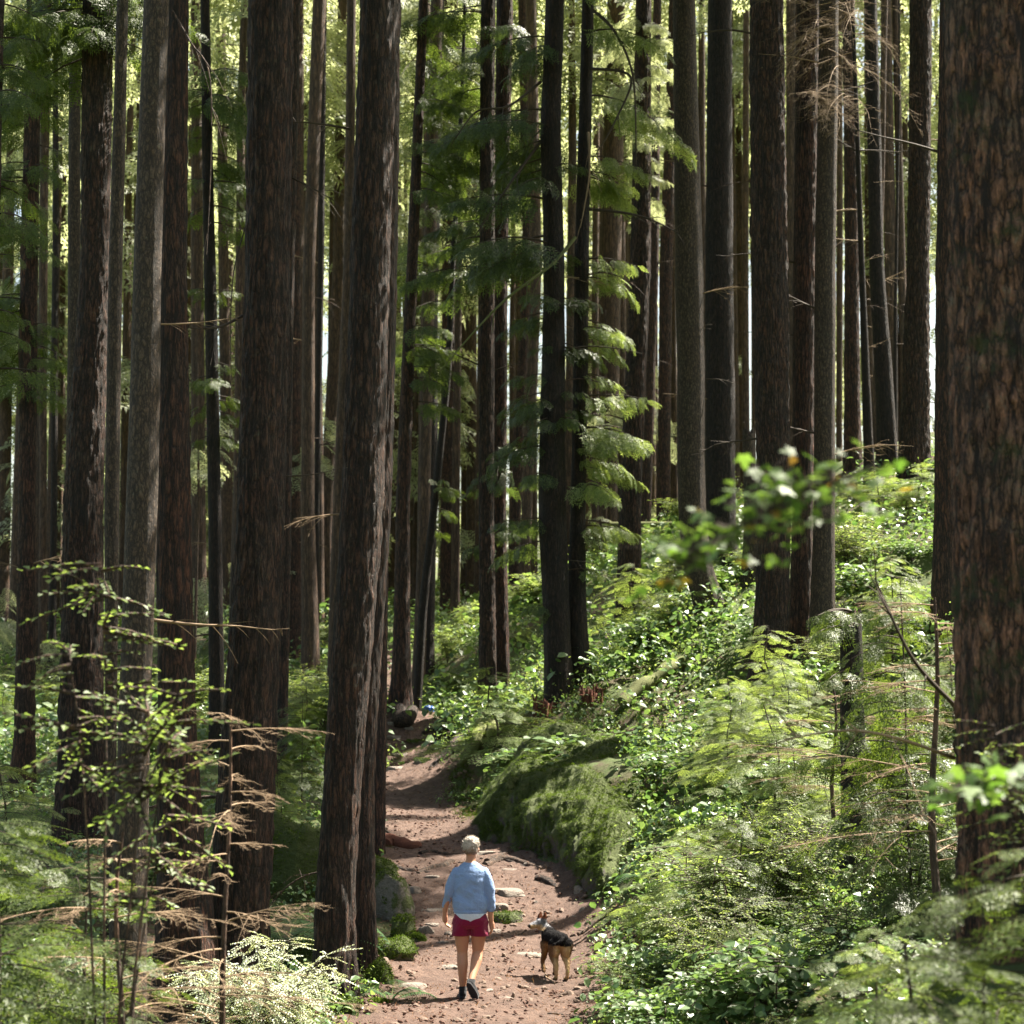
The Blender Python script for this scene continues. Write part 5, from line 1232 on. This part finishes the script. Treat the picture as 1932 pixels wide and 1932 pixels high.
# hair: short cropped cap with tufts
def hshape(V):
    d = V - np.array([.008, .02, 1.64]); n_ = d / np.linalg.norm(d, axis=1)[:, None]
    return V + n_ * ((fbm(V, 55, 2, 2) - .5) * .022 + (fbm(V, 22, 3, 2) - .5) * .022)[:, None]
h = Blob().ell((.006, .012, 1.668), (.092, .100, .088)); h.ell((.004, -.012, 1.63), (.082, .074, .078)); h.ell((.01, .05, 1.70), (.078, .075, .055))
me, V = h.build('hair', vmat('pale_hair', .6, .01, 240), .005, 1, hshape)
tt = np.clip((V[:, 2] - 1.585) / .07, 0, 1)[:, None] + (fbm(V, 40, 5, 2)[:, None] - .5) * .5; tt = np.clip(tt, 0, 1)
vcol(me, np.array([[.20, .125, .085]]) * (1 - tt) + np.array([[.56, .49, .42]]) * tt); hair = link('hair', me, per)
rr = np.random.default_rng(4); k = rr.integers(0, len(V), 1500); k = k[V[k, 2] > 1.60]; d = V[k] - np.array([.006, .015, 1.64]); d /= np.linalg.norm(d, axis=1)[:, None]
d = d + rr.normal(0, .45, d.shape); sd = np.cross(d, rr.normal(0, 1, d.shape)); sd /= np.linalg.norm(sd, axis=1)[:, None]
hp = np.stack([V[k] - sd * .0022, V[k] + d * rr.uniform(.008, .02, (len(k), 1)), V[k] + sd * .0022], 1)
link('hair_strands', polymesh('hair_strands', [(hp, 0)], [plain('pale_strand', (.50, .44, .37), .5, 0)]), hair)
# sweater
def folds(V):
    th = np.arctan2(V[:, 1], V[:, 0]); z = V[:, 2]
    f = (fbm(np.stack([V[:, 0] * 5, V[:, 1] * 5, z * 13 + V[:, 0] * 6], -1), 1, 3, 2) - .5) * .042 * np.clip((1.40 - z) / .3, .15, 1)
    c_ = np.array([0, 0, 1.2]) * 0; rad = V[:, :2] / (np.linalg.norm(V[:, :2], axis=1)[:, None] + 1e-6)
    V = V.copy(); V[:, :2] += rad * f[:, None]; return V
s = Blob().loft([(0, 0, .925, .176, .135), (0, 0, .95, .188, .143), (0, 0, .985, .201, .152), (0, 0, 1.06, .198, .145), (0, 0, 1.15, .191, .135), (0, 0, 1.25, .191, .128), (0, 0, 1.34, .190, .120), (0, .0, 1.385, .172, .104), (0, .0, 1.42, .140, .088), (0, .003, 1.452, .102, .075), (0, .008, 1.476, .070, .068)])
s.limb([(-.150, 0, 1.362), (-.205, -.008, 1.25), (-.237, -.005, 1.14), (-.276, .045, 1.00)], [.060, .060, .054, .038])
s.limb([(.150, 0, 1.362), (.202, -.018, 1.25), (.224, -.028, 1.12), (.228, -.010, .965)], [.060, .060, .054, .038])
me, _ = s.build('sweater', M['sweater'], .0075, 3, folds); sw = link('sweater', me, per)
for (c_, d_, rr_) in [((-.275, .042, 1.015), (-.281, .052, .975), .041), ((.228, -.011, .975), (.230, -.006, .935), .041)]:
    me, _ = Blob().add(*limbc([c_, d_], [rr_ * .96, rr_ * .9])).build('cuff', M['sweater'], .006, 2); link('cuff', me, sw)
me, _ = Blob().loft([(0, 0, .918, .180, .139), (0, 0, .935, .188, .145), (0, 0, .955, .189, .146)]).build('hem', M['sweater'], .006, 2); link('hem', me, sw)
# white shirt tail showing under the sweater, lowest in the middle
def tail(V):
    V = V.copy(); m_ = V[:, 2] < .92; V[m_, 2] += np.minimum(.075, (V[m_, 0] / .17) ** 2 * .085) * (.92 - V[m_, 2]) / .08; return V
me, _ = Blob().loft([(0, 0, .836, .183, .150), (0, 0, .86, .184, .150), (0, 0, .90, .180, .145), (0, 0, .94, .172, .136)]).build('shirt', M['shirt'], .006, 2, tail); link('shirt', me, per)
# shorts
def sf(V):
    V = V.copy(); f = (fbm(V * np.array([9, 9, 14]), 1, 6, 2) - .5) * .026; V[:, :2] += np.sign(V[:, :2] + 1e-6) * f[:, None] * .7; return V
q = Blob().loft([(0, -.002, .755, .165, .115), (0, -.004, .80, .203, .147), (0, -.006, .85, .200, .150), (0, -.002, .90, .178, .138), (0, 0, .935, .166, .125)])
q.loft([(-.103, 0, .672, .106, .106), (-.103, 0, .70, .107, .108), (-.098, -.004, .76, .100, .118), (-.09, -.004, .82, .098, .125)])
q.loft([(.106, .006, .668, .104, .106), (.106, .004, .70, .105, .108), (.098, .0, .76, .100, .118), (.09, -.004, .82, .098, .125)])
me, _ = q.build('shorts', M['shorts'], .0065, 2, sf); link('shorts', me, per)
# shoes
for nm, heel, toe, ank in (('shoe', (-.080, -.045, .045), (-.092, .175, .038), (-.080, -.005, .10)), ('shoe', (.006, -.232, .185), (.078, -.168, .035), (.018, -.195, .205))):
    heel, toe, ank = map(np.array, (heel, toe, ank)); d = (toe - heel) / np.linalg.norm(toe - heel)
    s = Blob().limb([heel, heel * .55 + toe * .45, toe - d * .02], [.042, .043, .036]); s.limb([ank, (heel + ank) / 2], [.044, .044])
    me, _ = s.build('shoe', M['shoe'], .006, 3); sh = link('shoe', me, per)
    up = ank - heel; up -= d * (up @ d); up /= np.linalg.norm(up); sdv = np.cross(d, up)
    t = np.linspace(0, 1, 14); wd = .040 + .006 * np.sin(t * 6.5 + 4); Lc = heel - d * .042 - up * .033; R0 = []
    for tt_, w1 in zip(t, wd):
        c_ = Lc + d * tt_ * (np.linalg.norm(toe - heel) + .062); w1 *= math.sqrt(max(.02, 1 - (2 * tt_ - 1) ** 6)); R0.append([c_ - sdv * w1 - up * .012, c_ + sdv * w1 - up * .012, c_ + sdv * w1 * 1.04 + up * .012, c_ - sdv * w1 * 1.04 + up * .012])
    R0 = np.array(R0); V = R0.reshape(-1, 3); i = np.arange(56).reshape(14, 4); j = np.roll(i, -1, 1)
    link('sole', mesh('sole', V, [np.stack([i[:-1], j[:-1], j[1:], i[1:]], -1).reshape(-1, 4), np.array([i[0], i[-1][::-1]])], M['sole'], False), sh)

# dog ------------------------------------------------------------------------------------
dg0 = at(1052, 1836, 22.8); dz = gz(dg0[0], 22.9) + .03
dog = empty('dog', (dg0[0] - .03, 22.95, dz), 'black saddled tan and grey dog walking away while looking back to the left', 'dog', None, math.radians(16), .9)
dog.scale = (1.0, .9, .9)
d = Blob()
d.limb([(0, -.24, .50), (0, -.10, .515), (0, .08, .50), (0, .22, .50)], [.098, .094, .108, .102])
d.ell((0, -.24, .50), (.104, .12, .115)); d.ell((0, .16, .45), (.098, .15, .135)); d.ell((0, -.05, .47), (.088, .16, .09))
d.limb([(0, .22, .53), (-.03, .31, .585), (-.06, .345, .635)], [.088, .076, .066])
hc = np.array([-.085, .345, .668]); hd = np.array([-.93, -.30, -.13]); hd /= np.linalg.norm(hd)
sdh = np.cross(hd, [0, 0, 1.0]); sdh /= np.linalg.norm(sdh)
d.ell(hc, (.066, .062, .058)); d.limb([hc + hd * .03, hc + hd * .085, hc + hd * .15 - [0, 0, .008]], [.048, .036, .024]); d.limb([hc + hd * .04 - [0, 0, .03], hc + hd * .12 - [0, 0, .033]], [.028, .016])
d.limb([(.0, -.335, .54), (-.02, -.375, .52), (-.07, -.38, .49), (-.12, -.36, .475)], [.034, .030, .024, .010]) 
for s, fy, lift in ((-1, 0, 0), (1, -.03, 0)):     # hind legs: thigh, hock, shank, paw
    d.limb([(s * .062, -.24 + fy, .46), (s * .070, -.20 + fy, .32), (s * .066, -.29 + fy, .19), (s * .064, -.285 + fy, .06), (s * .064, -.25 + fy, .022)], [.086, .058, .028, .020, .026])
    d.ell((s * .064, -.235 + fy, .02), (.028, .042, .02)); d.ell((s * .066, -.24 + fy, .40), (.060, .085, .11))
# front legs: right planted, left lifted with a bent wrist
d.limb([(.065, .19, .42), (.062, .17, .27), (.060, .20, .15), (.060, .20, .045)], [.056, .036, .025, .022]); d.ell((.060, .225, .02), (.028, .042, .02))
d.limb([(-.070, .20, .42), (-.074, .20, .28), (-.078, .26, .18), (-.080, .225, .10), (-.08, .205, .065)], [.056, .036, .026, .022, .024])
# ears
for s in (-1, 1):
    bs = hc + sdh * s * .042 - hd * .02 + np.array([0, 0, .035])
    d.limb([bs, bs + np.array([0, 0, .045]) + sdh * s * .008 - hd * .012, bs + np.array([0, 0, .095]) + sdh * s * .014 - hd * .02], [.036, .028, .007])
def furry(V): 
    return V + (np.stack([vn(V * np.array([60, 60, 40]), 1, q) for q in (1, 2, 3)], -1) - .5) * .010
me, V = d.build('body', vmat('dog_coat', .9, .008, 160, (1, 1, .35), 0), .0065, 2, furry)
nz = fbm(V, 22, 4, 3)[:, None] - .5
def sm(a, lo, hi): return np.clip((a - lo) / (hi - lo), 0, 1)[:, None]
x, y, z = V.T
tan_, blk, gry, cream, red = [np.array([c]) for c in ((.44, .25, .105), (.010, .009, .010), (.22, .22, .235), (.62, .45, .26), (.16, .055, .025))]
legs = sm(.36 - z, 0, .12); outer = sm(np.abs(x), .07, .11); C = (tan_ * .85 + nz * .12); C = C * (1 - .5 * np.maximum(legs, outer)) + gry * .12 * outer
bl = np.clip(sm(z + nz[:, 0] * .10 + np.abs(x) * -.15, .42, .46), 0, 1); C = C * (1 - bl) + blk * bl                 # saddle
rump = sm(-y, .20, .28) * sm(-z, -.50, -.45) * sm(.11 - np.abs(x), 0, .03); C = C * (1 - rump) + (cream * .85 + tan_ * .2) * rump
nk = sm(y + nz[:, 0] * .10, .23, .28) * sm(z, .40, .46); C = C * (1 - nk) + (gry + nz * .15) * nk
hd_ = np.linalg.norm(V - hc - hd * .06, axis=1)[:, None] < .15; proj = ((V - hc) @ hd)[:, None]
fc = np.clip((proj + .0) / .03, 0, 1) * (z[:, None] > .58) * hd_; C = C * (1 - fc) + (gry * 1.25 + nz * .1) * fc
cheek = fc * sm(hc[2] - z, .005, .02); C = C * (1 - cheek) + cream * cheek
ear = sm(z, hc[2] + .055, hc[2] + .07); C = C * (1 - ear) + red * ear
mask = np.exp(-(((V - (hc + hd * .045 + [0, 0, .018])) ** 2).sum(1))[:, None] / .0009); C = C * (1 - mask) + blk * mask
nose = sm(proj[:, 0], .15, .158) * hd_; C = C * (1 - nose) + blk * nose
paw = sm(.05 - z, 0, .03); C = C * (1 - paw) + C * .35 * paw
tl = ((y < -.345) & (z > .44))[:, None] * 1.0; C = C * (1 - tl) + blk * tl
me.materials[0].node_tree.nodes['Principled BSDF'].inputs['Specular IOR Level'].default_value = .15
vcol(me, np.clip(C, .006, .9)); link('body', me, dog)
for s in (-1, 1):
    me_, _ = Blob().ell(hc + hd * .05 + sdh * s * .034 + [0, 0, .014], (.009, .009, .009)).build('eye', M['eye'], .002, 1); link('eye', me_, dog)
me_, _ = Blob().ell(hc + hd * .172 + [0, 0, -.004], (.012, .013, .011)).build('nose', M['eye'], .0025, 1); link('nose', me_, dog)
# short coat: fine tapered hairs lying back along the body
rr = np.random.default_rng(14); tri = np.empty(len(me.loops), np.int32)
k = rr.integers(0, len(V), 26000); nrm = np.empty(len(V) * 3, np.float32); me.vertices.foreach_get('normal', nrm); nrm = nrm.reshape(-1, 3)[k]
flow = np.array([0, -.8, -.5]); dd = nrm * .45 + flow + rr.normal(0, .25, nrm.shape); dd /= np.linalg.norm(dd, axis=1)[:, None]
sdd = np.cross(dd, nrm); sdd /= np.linalg.norm(sdd, axis=1)[:, None] + 1e-6; L = rr.uniform(.010, .022, (len(k), 1)) * np.where(z[k, None] < .25, .5, 1)
hp = np.stack([V[k] - sdd * .0016, V[k] + dd * L, V[k] + sdd * .0016], 1)
fm = polymesh('coat_hairs', [(hp, 0)], [me.materials[0]]); vcol(fm, np.repeat(np.clip(C[k] * rr.uniform(.6, 1.3, (len(k), 1)), .004, .9), 3, 0)); link('coat_hairs', fm, dog)['kind'] = 'stuff'

# ------------------------------------------------------------------ the hazy forest air
if HAZE > 0:
    hv = np.array([[x, y, z] for z in (-75, 90) for x, y in ((-520, -80), (520, -80), (520, 560), (-520, 560))], float)
    hm = bpy.data.materials.new('forest_air'); hm.use_nodes = True; hn = hm.node_tree.nodes; hn.clear()
    ho = hn.new('ShaderNodeOutputMaterial'); hp_ = hn.new('ShaderNodeVolumePrincipled')
    hp_.inputs['Color'].default_value = (.93, .96, .90, 1); hp_.inputs['Density'].default_value = HAZE; hp_.inputs['Anisotropy'].default_value = .3
    hm.node_tree.links.new(hp_.outputs[0], ho.inputs['Volume'])
    link('haze', mesh('haze', hv, np.array([[3, 2, 1, 0], [4, 5, 6, 7], [0, 1, 5, 4], [1, 2, 6, 5], [2, 3, 7, 6], [3, 0, 4, 7]]), hm, False))['kind'] = 'stuff'
